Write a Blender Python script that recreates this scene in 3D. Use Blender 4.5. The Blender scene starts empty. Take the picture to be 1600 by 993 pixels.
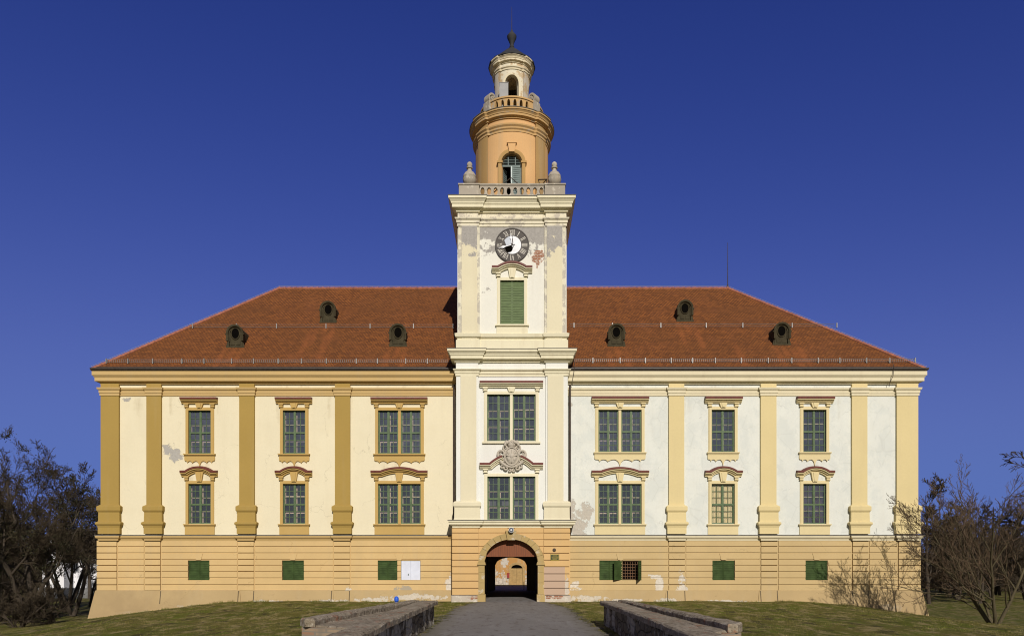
import bpy, bmesh, math, random
import numpy as np
from mathutils import Vector

C = bpy.context.scene.collection
PI = math.pi

# ------------------------------------------------------------------ camera, world, sun, exposure
F, CD, CH, PX0, PY0 = 1120.0, 40.0, 2.14, 800.0, 878.0     # focal length in photo pixels, distance to wing wall, eye height
cam = bpy.data.cameras.new('camera'); camo = bpy.data.objects.new('camera', cam); C.objects.link(camo)
camo.location = (0, -CD, CH); camo.rotation_euler = (math.radians(90), 0, 0)
cam.sensor_width = 36; cam.lens = 36 * F / 1600
cam.shift_y = (PY0 - 496.5) / 1600
cam.clip_end = 3000
bpy.context.scene.camera = camo
SUN_EL, SUN_AZ = math.radians(29), math.radians(8)         # azimuth: to the right of straight behind the camera
w = bpy.data.worlds.new('World'); bpy.context.scene.world = w; w.use_nodes = True
wn = w.node_tree
sky = wn.nodes.new('ShaderNodeTexSky'); sky.sky_type = 'NISHITA'; sky.sun_disc = False
sky.sun_elevation = SUN_EL; sky.sun_rotation = PI - SUN_AZ
sky.altitude = 300; sky.air_density = 1.0; sky.dust_density = 0.3; sky.ozone_density = 4.0
hs = wn.nodes.new('ShaderNodeHueSaturation'); hs.inputs['Saturation'].default_value = 1.12; hs.inputs['Hue'].default_value = 0.515
bg = wn.nodes['Background']; bg.inputs[1].default_value = 0.06
wn.links.new(sky.outputs[0], hs.inputs['Color'])
# polarised winter sky: response per channel, evaluated at the scene's sky strength
spl = wn.nodes.new('ShaderNodeSeparateColor'); cmb = wn.nodes.new('ShaderNodeCombineColor'); wn.links.new(hs.outputs[0], spl.inputs[0])
def wmath(op, a, b=None):
    d = wn.nodes.new('ShaderNodeMath'); d.operation = op
    for i, v in enumerate((a, b)):
        if v is None: continue
        if isinstance(v, bpy.types.NodeSocket): wn.links.new(v, d.inputs[i])
        else: d.inputs[i].default_value = v
    return d.outputs[0]
for i, (g_, k_, A_, s_, p_) in enumerate(((1.30, 1.46, .100, .042, 1.42), (1.12, .84, .166, .086, 1.43), (.97, 1.12, .50, .282, 1.55))):
    v = wmath('MULTIPLY', wmath('POWER', wmath('MULTIPLY', spl.outputs[i], 0.06), g_), k_)
    e = wmath('EXPONENT', wmath('MULTIPLY', wmath('POWER', wmath('DIVIDE', v, s_), p_), -1.0))
    wn.links.new(wmath('MULTIPLY', wmath('SUBTRACT', 1.0, e), A_ / 0.06), cmb.inputs[i])
# unseen sun-side sky desaturated and dimmed so the facade's shade stays neutral
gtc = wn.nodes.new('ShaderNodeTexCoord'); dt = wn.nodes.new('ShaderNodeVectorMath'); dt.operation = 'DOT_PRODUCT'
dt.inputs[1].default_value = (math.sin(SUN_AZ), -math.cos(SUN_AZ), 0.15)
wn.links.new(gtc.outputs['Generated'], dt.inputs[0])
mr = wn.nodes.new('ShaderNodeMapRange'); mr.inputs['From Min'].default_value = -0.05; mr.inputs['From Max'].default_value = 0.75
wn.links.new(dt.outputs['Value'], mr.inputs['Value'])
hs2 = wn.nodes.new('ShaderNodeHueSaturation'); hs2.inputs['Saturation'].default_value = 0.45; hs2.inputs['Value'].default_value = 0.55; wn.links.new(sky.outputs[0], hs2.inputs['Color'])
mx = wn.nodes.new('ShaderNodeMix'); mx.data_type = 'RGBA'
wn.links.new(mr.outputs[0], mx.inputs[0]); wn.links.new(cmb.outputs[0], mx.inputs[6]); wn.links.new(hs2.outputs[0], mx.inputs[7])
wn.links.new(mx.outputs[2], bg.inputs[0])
sl = bpy.data.lights.new('sun', 'SUN'); sl.energy = 4.2; sl.angle = math.radians(0.5); sl.color = (1.0, 0.93, 0.85)
so = bpy.data.objects.new('sun', sl); C.objects.link(so)
sd = Vector((math.sin(SUN_AZ) * math.cos(SUN_EL), -math.cos(SUN_AZ) * math.cos(SUN_EL), math.sin(SUN_EL)))
so.rotation_euler = sd.to_track_quat('Z', 'Y').to_euler(); so.location = (20, -60, 40)
vs = bpy.context.scene.view_settings
vs.view_transform = 'Standard'; vs.look = 'None'; vs.exposure = 0.0; vs.gamma = 1.0; vs.use_curve_mapping = False
bpy.context.scene.cycles.max_bounces = 6
bpy.context.scene.cycles.filter_width = 1.1

def X(px, Y=0.0): return (px - PX0) * (CD + Y) / F
def Z(py, Y=0.0): return CH + (PY0 - py) * (CD + Y) / F

# ------------------------------------------------------------------ materials
def srgb(r, g, b, k=1.0):
    f = lambda c: ((c / 255 + 0.055) / 1.055) ** 2.4 if c > 10 else c / 255 / 12.92
    return (f(r) * k, f(g) * k, f(b) * k)

class NT:
    def __init__(s, name):
        s.m = bpy.data.materials.new(name); s.m.use_nodes = True
        s.t = s.m.node_tree; s.p = s.t.nodes['Principled BSDF']
        s.tc = s.t.nodes.new('ShaderNodeTexCoord')
        s.co = s.tc.outputs['Object']
    def n(s, typ, ins=None, **kw):
        d = s.t.nodes.new(typ)
        for k, v in kw.items(): setattr(d, k, v)
        for k, v in (ins or {}).items(): s.put(d.inputs[k], v)
        return d
    def put(s, inp, v):
        if isinstance(v, bpy.types.NodeSocket): s.t.links.new(v, inp)
        elif isinstance(v, (tuple, list)) and len(v) == 3 and inp.type == 'RGBA': inp.default_value = (*v, 1)
        else: inp.default_value = v
    def math(s, op, a, b=0.0, c=None, clamp=False):
        d = s.n('ShaderNodeMath', operation=op); d.use_clamp = clamp
        s.put(d.inputs[0], a); s.put(d.inputs[1], b)
        if c is not None: s.put(d.inputs[2], c)
        return d.outputs[0]
    def noise(s, scale, detail=4, rough=0.55, vec=None, out='Fac'):
        return s.n('ShaderNodeTexNoise', {'Scale': scale, 'Detail': detail, 'Roughness': rough, 'Vector': vec or s.co}).outputs[out]
    def scaled(s, sx, sy, sz, loc=(0, 0, 0)):
        return s.n('ShaderNodeMapping', {'Vector': s.co, 'Scale': (sx, sy, sz), 'Location': loc}).outputs[0]
    def ramp(s, fac, a, b, ca=0.0, cb=1.0):
        d = s.n('ShaderNodeMapRange', {'Value': fac, 'From Min': a, 'From Max': b, 'To Min': ca, 'To Max': cb}); d.clamp = True
        return d.outputs[0]
    def mix(s, fac, a, b, mode='MIX'):
        d = s.n('ShaderNodeMix', data_type='RGBA', blend_type=mode)
        s.put(d.inputs[0], fac); s.put(d.inputs[6], a); s.put(d.inputs[7], b)
        return d.outputs[2]
    def sep(s):
        return s.n('ShaderNodeSeparateXYZ', {0: s.co}).outputs
    def bump(s, h, strength=0.3, dist=0.02):
        d = s.n('ShaderNodeBump', {'Height': h, 'Strength': strength, 'Distance': dist})
        s.t.links.new(d.outputs[0], s.p.inputs['Normal'])
    def done(s, col, rough=0.9, metal=0.0, spec=0.3):
        s.put(s.p.inputs['Base Color'], col); s.put(s.p.inputs['Roughness'], rough)
        s.put(s.p.inputs['Metallic'], metal); s.put(s.p.inputs['Specular IOR Level'], spec)
        return s.m

def blobs(s, cs, wob=1.35, scale=1.5, soft=0.10):
    """mask of worn patches: each (x, z, rx, rz); outline broken up by noise"""
    x, _, z = s.sep()
    nz = s.noise(scale, 9, 0.68)
    out = None
    for (cx, cz, rx, rz) in cs:
        dx = s.math('DIVIDE', s.math('SUBTRACT', x, cx), rx)
        dz = s.math('DIVIDE', s.math('SUBTRACT', z, cz), rz)
        r2 = s.math('ADD', s.math('MULTIPLY', dx, dx), s.math('MULTIPLY', dz, dz))
        v = s.math('SUBTRACT', s.math('ADD', 1.0, s.math('MULTIPLY', s.math('SUBTRACT', nz, 0.5), wob * 4)), r2)
        v = s.ramp(v, 0.0, soft)
        out = v if out is None else s.math('MAXIMUM', out, v)
    return out

def plaster(name, col, vary=0.10, streak=0.10, patches=None, p3=None, pcol3=None, pcol=(0.36, 0.33, 0.29), patches2=None, pcol2=(0.7, 0.66, 0.6),
            topband=None, lowband=None, rect=None, brick=None, stain=(0.42, 0.34, 0.22), streaks=None, cracks=0.0, wear=0.0, wearcol=(0.62, 0.57, 0.48), crackle=0.0):
    s = NT(name)
    big = s.noise(0.35, 5, 0.6)
    fine = s.noise(9, 5, 0.7)
    c = s.mix(s.ramp(big, 0.3, 0.7), tuple(v * (1 - vary) for v in col), tuple(min(0.9, v * (1 + vary * .45)) for v in col))
    c = s.mix(s.ramp(fine, 0.35, 0.75, 0, 0.16), c, tuple(v * 0.72 for v in col))
    st = s.noise(1.0, 4, 0.6, s.scaled(2.2, 2.2, 0.16))
    c = s.mix(s.ramp(st, 0.52, 0.8, 0, streak * 3), c, stain)
    if streaks:
        sm = blobs(s, streaks, 1.0, 2.6, 1.2)
        run = s.noise(1.0, 5, 0.65, s.scaled(7, 7, 0.35))
        c = s.mix(s.math('MULTIPLY', sm, s.ramp(run, 0.40, 0.70, 0.08, 0.85)), c, tuple(v * f for v, f in zip(col, (0.66, 0.62, 0.56))))
    if cracks:
        wv = s.n('ShaderNodeVectorMath', {0: s.co, 1: s.n('ShaderNodeVectorMath', {0: s.noise(1.3, 4, 0.6, out='Color'), 'Scale': 1.1}, operation='SCALE').outputs[0]}, operation='ADD').outputs[0]
        vo = s.n('ShaderNodeTexVoronoi', {'Vector': wv, 'Scale': 0.33}, feature='DISTANCE_TO_EDGE').outputs[0]
        c = s.mix(s.math('MULTIPLY', s.ramp(vo, 0.0, 0.006, cracks, 0), s.ramp(s.noise(0.5, 3), 0.48, 0.6)), c, tuple(v * 0.55 for v in col))
        mott = s.noise(1.5, 8, 0.7)
        c = s.mix(s.ramp(mott, 0.5, 0.7, 0, 0.35), c, tuple(v * f for v, f in zip(col, (0.9, 0.88, 0.84))))
    relief = None
    if crackle:
        mud = s.noise(0.9, 5, 0.7, s.scaled(1, 1, 0.7, (3, 1, 7)))
        c = s.mix(s.ramp(mud, 0.47, 0.56, 0, crackle), c, tuple(v * f for v, f in zip(col, (0.80, 0.83, 0.86))))
        vo = s.n('ShaderNodeTexVoronoi', {'Vector': s.scaled(1, 1, 0.8), 'Scale': 1.1}, feature='DISTANCE_TO_EDGE').outputs[0]
        c = s.mix(s.math('MULTIPLY', s.ramp(vo, 0.0, 0.03, 0.35, 0), s.ramp(mud, 0.42, 0.55)), c, tuple(v * 0.72 for v in col))
    if wear:
        wn_ = s.noise(2.6, 8, 0.72)
        c = s.mix(s.ramp(wn_, 0.60 - wear * .12, 0.64 - wear * .12, 0, 0.8), c, wearcol)
    if patches:
        relief = blobs(s, patches, 2.3, 3.2, .12)
        c = s.mix(relief, c, s.mix(s.ramp(fine, 0.35, 0.65), tuple(v * .8 for v in pcol), pcol))
    if p3: c = s.mix(blobs(s, p3, .8, .8, 1.2), c, pcol3)
    if patches2: c = s.mix(blobs(s, patches2, 1.3, 2.4), c, pcol2)
    if topband:      # plaster lost below a height line, ragged edge
        z0, z1, tc = topband
        z = s.sep()[2]
        nz = s.noise(1.15, 9, 0.72)
        v = s.math('ADD', s.ramp(z, z0, z1), s.math('MULTIPLY', s.math('SUBTRACT', nz, 0.5), 3.4))
        c = s.mix(s.ramp(v, 0.55, 0.62), c, s.mix(s.ramp(fine, 0.35, 0.65), tuple(t * .78 for t in tc), tc))
    if lowband:
        z1, tc = lowband
        z = s.sep()[2]
        nz = s.noise(1.7, 7, 0.7)
        v = s.math('ADD', s.ramp(z, z1, -0.1), s.math('MULTIPLY', s.math('SUBTRACT', nz, 0.5), 2.8))
        c = s.mix(s.ramp(v, 0.62, 0.72, 0, 0.9), c, s.mix(s.ramp(s.noise(4, 4), 0.4, 0.6), tuple(t * .62 for t in tc), tc))
    if rect:
        x0, x1, z0, z1, tc = rect
        x, _, z = s.sep()
        v = s.math('MULTIPLY', s.math('MULTIPLY', s.math('GREATER_THAN', x, x0), s.math('LESS_THAN', x, x1)),
                   s.math('MULTIPLY', s.math('GREATER_THAN', z, z0), s.math('LESS_THAN', z, z1)))
        c = s.mix(v, c, tc)
    if brick:
        br = s.n('ShaderNodeTexBrick', {'Vector': s.n('ShaderNodeCombineXYZ', {0: s.sep()[0], 1: s.sep()[2]}).outputs[0], 'Scale': 1.0, 'Color1': (0.32, 0.13, 0.07), 'Color2': (0.24, 0.09, 0.05),
                  'Mortar': (0.45, 0.38, 0.3), 'Mortar Size': 0.012, 'Brick Width': 0.28, 'Row Height': 0.085}).outputs[0]
        c = s.mix(blobs(s, brick, 2.2, 3.4), c, br)
    h = s.math('ADD', s.math('MULTIPLY', fine, 0.25), s.math('MULTIPLY', s.noise(1.1, 5, 0.6), 0.8))
    if relief is not None: h = s.math('SUBTRACT', h, s.math('MULTIPLY', relief, 1.2))
    s.bump(h, 0.45, 0.03)
    return s.done(c, 0.92, 0, 0.15)

def simple(name, col, rough=0.7, vary=0.2, scale=6.0, metal=0.0, bump=0.1, spec=0.3, stretch=(1, 1, 1)):
    s = NT(name)
    v = s.noise(scale, 5, 0.6, s.scaled(*stretch))
    c = s.mix(s.ramp(v, 0.3, 0.7), tuple(t * (1 - vary) for t in col), tuple(t * (1 + vary) for t in col))
    s.bump(v, bump, 0.01)
    return s.done(c, rough, metal, spec)

# ------------------------------------------------------------------ mesh builder
class MB:
    def __init__(s): s.v = []; s.f = []; s.mi = []
    def add(s, vs_, fs_, mi=0):
        b = len(s.v); s.v += [tuple(p) for p in vs_]
        s.f += [tuple(i + b for i in f) for f in fs_]; s.mi += [mi] * len(fs_)
        return s
    def box(s, x0, x1, y0, y1, z0, z1, mi=0):
        vs_ = [(x0, y0, z0), (x1, y0, z0), (x1, y1, z0), (x0, y1, z0), (x0, y0, z1), (x1, y0, z1), (x1, y1, z1), (x0, y1, z1)]
        return s.add(vs_, [(0, 1, 5, 4), (1, 2, 6, 5), (2, 3, 7, 6), (3, 0, 4, 7), (4, 5, 6, 7), (3, 2, 1, 0)], mi)
    def prism(s, poly, y0, y1, mi=0):           # polygon in XZ pushed from y0 (front) to y1
        n = len(poly)
        vs_ = [(x, y0, z) for x, z in poly] + [(x, y1, z) for x, z in poly]
        fs_ = [tuple(range(n)), tuple(range(2 * n - 1, n - 1, -1))] + [(i, i + n, (i + 1) % n + n, (i + 1) % n) for i in range(n)]
        return s.add(vs_, fs_, mi)
    def slab(s, poly, z0, z1, mi=0):            # polygon in XY raised from z0 to z1 (z may be per-vertex lists)
        n = len(poly)
        a = z0 if isinstance(z0, list) else [z0] * n
        b = z1 if isinstance(z1, list) else [z1] * n
        vs_ = [(x, y, a[i]) for i, (x, y) in enumerate(poly)] + [(x, y, b[i]) for i, (x, y) in enumerate(poly)]
        fs_ = [tuple(range(n - 1, -1, -1)), tuple(range(n, 2 * n))] + [(i, (i + 1) % n, (i + 1) % n + n, i + n) for i in range(n)]
        return s.add(vs_, fs_, mi)
    def lathe(s, prof, c=(0, 0), n=32, a0=0.0, a1=2 * PI, rfn=None, mi=0):   # prof: (r, z) list
        closed = abs(a1 - a0 - 2 * PI) < 1e-6
        m = n if closed else n + 1
        vs_ = []
        for r, z in prof:
            for i in range(m):
                a = a0 + (a1 - a0) * i / n
                rr = r + (rfn(a) if rfn else 0) if r > 1e-6 else r
                vs_.append((c[0] + rr * math.cos(a), c[1] + rr * math.sin(a), z))
        fs_ = []
        for j in range(len(prof) - 1):
            for i in range(n):
                k = (i + 1) % m
                fs_.append((j * m + i, j * m + k, (j + 1) * m + k, (j + 1) * m + i))
        if closed and prof[0][0] > 1e-6: fs_.append(tuple(range(m - 1, -1, -1)))
        if closed and prof[-1][0] > 1e-6: fs_.append(tuple((len(prof) - 1) * m + i for i in range(m)))
        return s.add(vs_, fs_, mi)
    def tube(s, pts, rad, n=6, mi=0):
        pts = [Vector(p) for p in pts]
        r = rad if isinstance(rad, (list, tuple)) else [rad] * len(pts)
        vs_ = []
        ref = None
        for i, p in enumerate(pts):
            d = (pts[min(i + 1, len(pts) - 1)] - pts[max(i - 1, 0)])
            d = d.normalized() if d.length > 1e-9 else Vector((0, 0, 1))
            if ref is None: ref = Vector((0, 0, 1)) if abs(d.z) < .9 else Vector((1, 0, 0))
            u = ref - d * ref.dot(d)
            if u.length < 1e-4: u = d.orthogonal()
            u.normalize(); ref = u; v = d.cross(u)
            for k in range(n):
                a = 2 * PI * k / n
                vs_.append(p + (u * math.cos(a) + v * math.sin(a)) * r[i])
        fs_ = []
        for i in range(len(pts) - 1):
            for k in range(n):
                kk = (k + 1) % n
                fs_.append((i * n + k, i * n + kk, (i + 1) * n + kk, (i + 1) * n + k))
        fs_.append(tuple(range(n - 1, -1, -1))); fs_.append(tuple((len(pts) - 1) * n + k for k in range(n)))
        return s.add(vs_, fs_, mi)
    def sweep(s, path, prof, mi=0, cap=True):    # path in XY, outward on the right hand; prof: (outward, z)
        n = len(path); m = len(prof); vs_ = []
        for i in range(n):
            p = Vector(path[i])
            d0 = (p - Vector(path[i - 1])).normalized() if i > 0 else None
            d1 = (Vector(path[i + 1]) - p).normalized() if i < n - 1 else None
            d0 = d0 or d1; d1 = d1 or d0
            n0 = Vector((d0.y, -d0.x)); n1 = Vector((d1.y, -d1.x))
            mt = (n0 + n1) / max(0.2, 1 + n0.dot(n1))
            for o, z in prof: vs_.append((p.x + mt.x * o, p.y + mt.y * o, z))
        fs_ = [(i * m + j, (i + 1) * m + j, (i + 1) * m + j + 1, i * m + j + 1) for i in range(n - 1) for j in range(m - 1)]
        if cap: fs_ += [tuple(range(m)), tuple((n - 1) * m + j for j in range(m - 1, -1, -1))]
        return s.add(vs_, fs_, mi)
    def sweep_xz(s, path, prof, y0, mi=0):       # path in XZ (left to right), prof: (up along normal, out towards -Y), closed profile
        n = len(path); m = len(prof); vs_ = []
        for i in range(n):
            p = Vector(path[i])
            d0 = (p - Vector(path[i - 1])).normalized() if i > 0 else None
            d1 = (Vector(path[i + 1]) - p).normalized() if i < n - 1 else None
            d0 = d0 or d1; d1 = d1 or d0
            n0 = Vector((-d0.y, d0.x)); n1 = Vector((-d1.y, d1.x))
            mt = (n0 + n1) / max(0.2, 1 + n0.dot(n1))
            for a, b in prof: vs_.append((p.x + mt.x * a, y0 - b, p.y + mt.y * a))
        fs_ = [(i * m + j, (i + 1) * m + j, (i + 1) * m + (j + 1) % m, i * m + (j + 1) % m) for i in range(n - 1) for j in range(m)]
        fs_ += [tuple(range(m)), tuple((n - 1) * m + j for j in range(m - 1, -1, -1))]
        return s.add(vs_, fs_, mi)
    def build(s, name, mat, parent=None, smooth=0, recalc=True):
        me = bpy.data.meshes.new(name); me.from_pydata(s.v, [], s.f)
        mats = mat if isinstance(mat, (list, tuple)) else [mat]
        for m_ in mats: me.materials.append(m_)
        if len(mats) > 1: me.polygons.foreach_set('material_index', s.mi)
        if recalc:
            bm = bmesh.new(); bm.from_mesh(me); bmesh.ops.recalc_face_normals(bm, faces=bm.faces); bm.to_mesh(me); bm.free()
        if smooth:
            me.polygons.foreach_set('use_smooth', [True] * len(me.polygons))
            me.set_sharp_from_angle(angle=math.radians(smooth))
        me.update()
        o = bpy.data.objects.new(name, me); C.objects.link(o)
        if parent: o.parent = parent
        return o

def tag(o, label=None, cat=None, group=None, kind=None):
    if label: o['label'] = label
    if cat: o['category'] = cat
    if group: o['group'] = group
    if kind: o['kind'] = kind
    return o
def empty(name, loc, label, cat, group=None):
    o = bpy.data.objects.new(name, None); C.objects.link(o); o.location = loc; o.empty_display_size = .3
    return tag(o, label, cat, group)
def copy_tree(o, parent=None):
    c = o.copy(); C.objects.link(c)
    if parent: c.parent = parent
    for ch in list(o.children): copy_tree(ch, c)
    return c

def column_wall(mb, f, u0, u1, z0, z1, ops, depth=0.3, n=1):
    """wall sheet in columns; f(u, z, d) places it (d = depth behind the face); ops: (ua, ub, zb, top) with top a number or a function of u"""
    us = {u0 + (u1 - u0) * i / n for i in range(n + 1)}
    for (a, b, zb, tp) in ops:
        k = 16 if callable(tp) else 1
        us |= {a + (b - a) * i / k for i in range(k + 1)}
    us = sorted(u for u in us if u0 - 1e-9 <= u <= u1 + 1e-9)
    us = [u for i, u in enumerate(us) if i == 0 or u - us[i - 1] > 1e-6]
    T = lambda tp, u: tp(u) if callable(tp) else tp
    def q(a, za, b, zb_, zc, zd, d=0.0):
        mb.add([f(a, za, d), f(b, zb_, d), f(b, zd, d), f(a, zc, d)], [(0, 1, 2, 3)])
    for a, b in zip(us[:-1], us[1:]):
        mid = (a + b) / 2; ca = cb = z0
        for op in sorted((o for o in ops if o[0] < mid < o[1]), key=lambda o: T(o[2], mid)):
            ba, bb = T(op[2], a), T(op[2], b)
            q(a, ca, b, cb, ba, bb)
            ta, tb = T(op[3], a), T(op[3], b)
            mb.add([f(a, ba, 0), f(b, bb, 0), f(b, bb, depth), f(a, ba, depth)], [(0, 1, 2, 3)])
            mb.add([f(a, ta, 0), f(b, tb, 0), f(b, tb, depth), f(a, ta, depth)], [(0, 1, 2, 3)])
            ca, cb = ta, tb
        q(a, ca, b, cb, z1, z1)
    for (a, b, zb, tp) in ops:
        for u in (a, b):
            if T(tp, u) - T(zb, u) > 1e-4: mb.add([f(u, T(zb, u), 0), f(u, T(tp, u), 0), f(u, T(tp, u), depth), f(u, T(zb, u), depth)], [(0, 1, 2, 3)])
    return mb
def plane(y): return lambda u, z, d: (u, y + d, z)
def ellipse_top(cx, a, spring, b): return lambda u: spring + b * math.sqrt(max(0.0, 1 - ((u - cx) / a) ** 2))

def gz(x, y):
    st = 13.5 if x < 0 else 14.3
    t = max(0.0, abs(x) - st)
    z = -2.15 * (1 - math.exp(-(t / 12.0) ** 2))
    if y > 14.7: z = min(z, -0.0177 * (min(y, 70) - 14.7))
    if y < -6 and x < -8:   # shallow fall of the lawn towards the bottom left of the view
        z -= 0.25 * min(1, (-6 - y) / 14) * min(1, (-8 - x) / 8)
    return z

# ------------------------------------------------------------------ palette
def alb(r, g, b, k=0.83):
    c = srgb(r, g, b)
    return (min(.85, c[0] * k), min(.85, c[1] * k * 1.04), min(.85, c[2] * k * 1.12))
CREAM, WHITE = alb(238, 224, 187), alb(231, 229, 213)
OCHRE, BEIGE = alb(176, 145, 77), alb(228, 206, 149)
TRIML, TRIMR = alb(206, 173, 114), alb(232, 217, 178)
BASE = alb(217, 181, 125)
Mt = {}
STL, STR = [], []
_r = random.Random(21)
for _cx, _h in ((312.5, 20), (460, 20), (624, 36), (968, 36), (1129, 20), (1272, 20)):
    for _z in (712, 590):
        for _k in range(4):
            (STL if _cx < 800 else STR).append((X(_cx + _r.uniform(-_h, _h)), Z(_z) - (1.0 if _z > 700 else .9), _r.uniform(.12, .3), _r.uniform(.5, 1.2)))
for _k in range(7):
    STL.append((_r.uniform(-22, -4), Z(619) - .5, _r.uniform(.12, .4), _r.uniform(.5, 1.3))); STR.append((_r.uniform(4, 22), Z(619) - .5, _r.uniform(.12, .4), _r.uniform(.5, 1.3)))
Mt['wall_l'] = plaster('cream_plaster', CREAM, 0.05, 0.03, patches=[(-19.1, 8.4, .45, .28), (-18.75, 8.05, .32, .32), (-21.5, 11.2, .25, .1)], pcol=(.42, .40, .36), streaks=STL, cracks=.7)
Mt['wall_r'] = plaster('off_white_plaster', WHITE, 0.05, 0.03, patches=[(3.6, 4.2, .5, .6), (4.1, 4.9, .4, .5), (3.3, 5.2, .2, .6), (3.8, 3.6, .45, .3), (3.2, 11.0, .2, .15)], pcol=(.50, .46, .39), crackle=0.4, streaks=STR, cracks=.5)
Mt['pil_l'] = plaster('ochre_plaster', OCHRE, 0.06, 0.05)
Mt['pil_r'] = plaster('pale_beige_plaster', BEIGE, 0.05, 0.05)
Mt['win_l'] = plaster('light_ochre_window_trim', alb(200, 165, 98), 0.06, 0.06)
Mt['win_r'] = plaster('pale_straw_window_trim', alb(228, 208, 156), 0.05, 0.06)
Mt['trim_l'] = plaster('straw_plaster', TRIML, 0.06, 0.08)
Mt['trim_r'] = plaster('light_straw_plaster', TRIMR, 0.06, 0.08)
for sk_, bc_ in (('l', alb(219, 185, 127)), ('r', alb(208, 179, 126))): Mt['base_' + sk_] = plaster('tan_basement_plaster', bc_, 0.09, 0.09, patches=[(8.2, .9, .22, .55), (9.5, .7, .28, .75), (8.0, 1.35, .35, .15), (9.3, .2, .5, .2), (3.4, .5, .35, .5), (-3.45, .6, .25, .8), (-9.1, .55, .2, .2), (7.2, -.05, .5, .1), (12, -.6, 1, .15), (16.8, -.6, .9, .1), (4.4, .15, .6, .2)],
                     pcol=(.66, .60, .50), patches2=[(-5.9, .35, .7, .45)], pcol2=(.36, .31, .23), cracks=.6)
Mt['socle'] = plaster('worn_socle_plaster', alb(192, 164, 116), 0.12, 0.12, patches=[(-5.4, .22, 1.6, .16), (-7.6, .08, 1.2, .1), (-10, .0, 1.1, .1), (4.2, .12, .9, .2), (6.2, .02, 1.0, .1), (8.6, .0, .7, .16), (-13.5, -.05, .9, .1), (11.5, -.02, 1.4, .08), (-17.5, -.3, 1.0, .1), (-20.5, -.62, 1.2, .10), (20.8, -.4, .9, .2)],
                      p3=[(-21.5, -.3, 4.6, 1.6), (21.5, -.3, 2.6, 1.2)], pcol3=alb(172, 146, 104), pcol=(.56, .50, .40), cracks=.8)
Mt['gate'] = plaster('orange_tan_plaster', alb(221, 180, 120), 0.08, 0.08, rect=(1.74, 2.86, .28, 1.92, alb(196, 166, 138)), patches=[(2.95, .6, .12, .8)], pcol=(.6, .52, .42))
Mt['gate_plinth'] = plaster('worn_gate_plinth', (.50, .44, .36), 0.2, 0.2, wear=0.6, brick=[(2.2, .28, .5, .12), (-2.0, .22, .35, .1)])
Mt['t_white'] = plaster('tower_white_plaster', alb(238, 234, 219), 0.04, 0.06)
Mt['t_beige'] = plaster('tower_beige_plaster', alb(232, 219, 182), 0.05, 0.06)
Mt['t_trim'] = plaster('tower_straw_trim', alb(237, 225, 188), 0.06, 0.14)
gray = (.37, .35, .32)
Mt['b_white'] = plaster('belfry_white_plaster', alb(239, 233, 214), 0.04, 0.06, topband=(18.55, 19.75, gray), brick=[(1.45, 18.75, .3, .42)])
Mt['b_beige'] = plaster('belfry_beige_plaster', alb(232, 219, 182), 0.05, 0.06, topband=(18.5, 19.6, gray))
Mt['b_frieze'] = plaster('belfry_frieze_plaster', alb(236, 224, 192), 0.06, 0.1, wear=0.7, wearcol=(.42, .38, .32))
Mt['b_edge'] = plaster('belfry_corner_plaster', alb(232, 222, 192), 0.08, 0.14, wear=0.9, wearcol=(.40, .37, .32))
Mt['drum'] = plaster('orange_drum_plaster', alb(226, 178, 120), 0.10, 0.14)
Mt['drum_pil'] = plaster('ochre_drum_pilaster', alb(186, 148, 92), 0.10, 0.16)
Mt['drum_trim'] = plaster('weathered_drum_trim', alb(204, 164, 108), 0.12, 0.22, wear=0.25, wearcol=(.36, .32, .26))
Mt['lantern'] = plaster('peeling_lantern_plaster', alb(232, 220, 190), 0.08, 0.2, wear=0.75, wearcol=(.46, .32, .17))
Mt['lantern_pil'] = plaster('peeling_lantern_pilaster', alb(200, 188, 168), 0.10, 0.3, wear=0.95, wearcol=(.40, .28, .14))
Mt['lantern_trim'] = plaster('lantern_trim_plaster', alb(231, 215, 178), 0.10, 0.25, wear=0.5, wearcol=(.40, .31, .2))
Mt['stone'] = plaster('weathered_limestone', (.36, .32, .26), 0.18, 0.25, wear=0.3, wearcol=(.52, .48, .4))
Mt['stone_pale'] = plaster('pale_carved_stone', (.50, .45, .37), 0.2, 0.2, wear=0.4, wearcol=(.3, .27, .22))
Mt['arch_stone'] = plaster('gate_arch_stone', alb(188, 160, 104), 0.15, 0.2, wear=0.3, wearcol=(.50, .44, .34))
Mt['passage'] = plaster('shade_darkened_plaster', (.09, .075, .06), 0.2, 0.2)  # plaster colour darkened to stand in for the shade inside
Mt['green'] = simple('dark_green_paint', (.085, .130, .060), 0.55, .25)
Mt['green2'] = simple('faded_green_shutter_paint', (.040, .066, .020), 0.7, .35, 3, 0, .1, .1)
Mt['green3'] = simple('bluish_green_shutter_paint', (.135, .175, .165), 0.6, .25, 3)
Mt['bshut'] = simple('belfry_green_paint', (.10, .145, .052), 0.6, .3, 4, stretch=(1, 1, 6))
Mt['red'] = simple('red_metal_flashing', (.125, .026, .016), 0.55, .3)
Mt['lead'] = simple('dull_lead_sheet', (.13, .12, .10), 0.6, .25, 3)
Mt['gutter'] = simple('dark_brown_gutter', (.045, .035, .028), 0.45, .25)
Mt['dark_metal'] = simple('dark_olive_sheet_metal', (.052, .043, .024), 0.75, .25, 4, 0, .1, .08)
Mt['black'] = simple('painted_opening_shade', (.004, .0035, .003), 0.95, .1, 6, 0, .05, 0.0)  # flat black standing in for the shade inside openings
Mt['iron'] = simple('rusty_dark_iron', (.05, .035, .025), 0.7, .3)
Mt['rust'] = simple('rusty_grille', (.16, .085, .045), .8, .3)
Mt['galv'] = simple('galvanised_steel', (.24, .235, .225), 0.45, .15, 4, .3)
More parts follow.
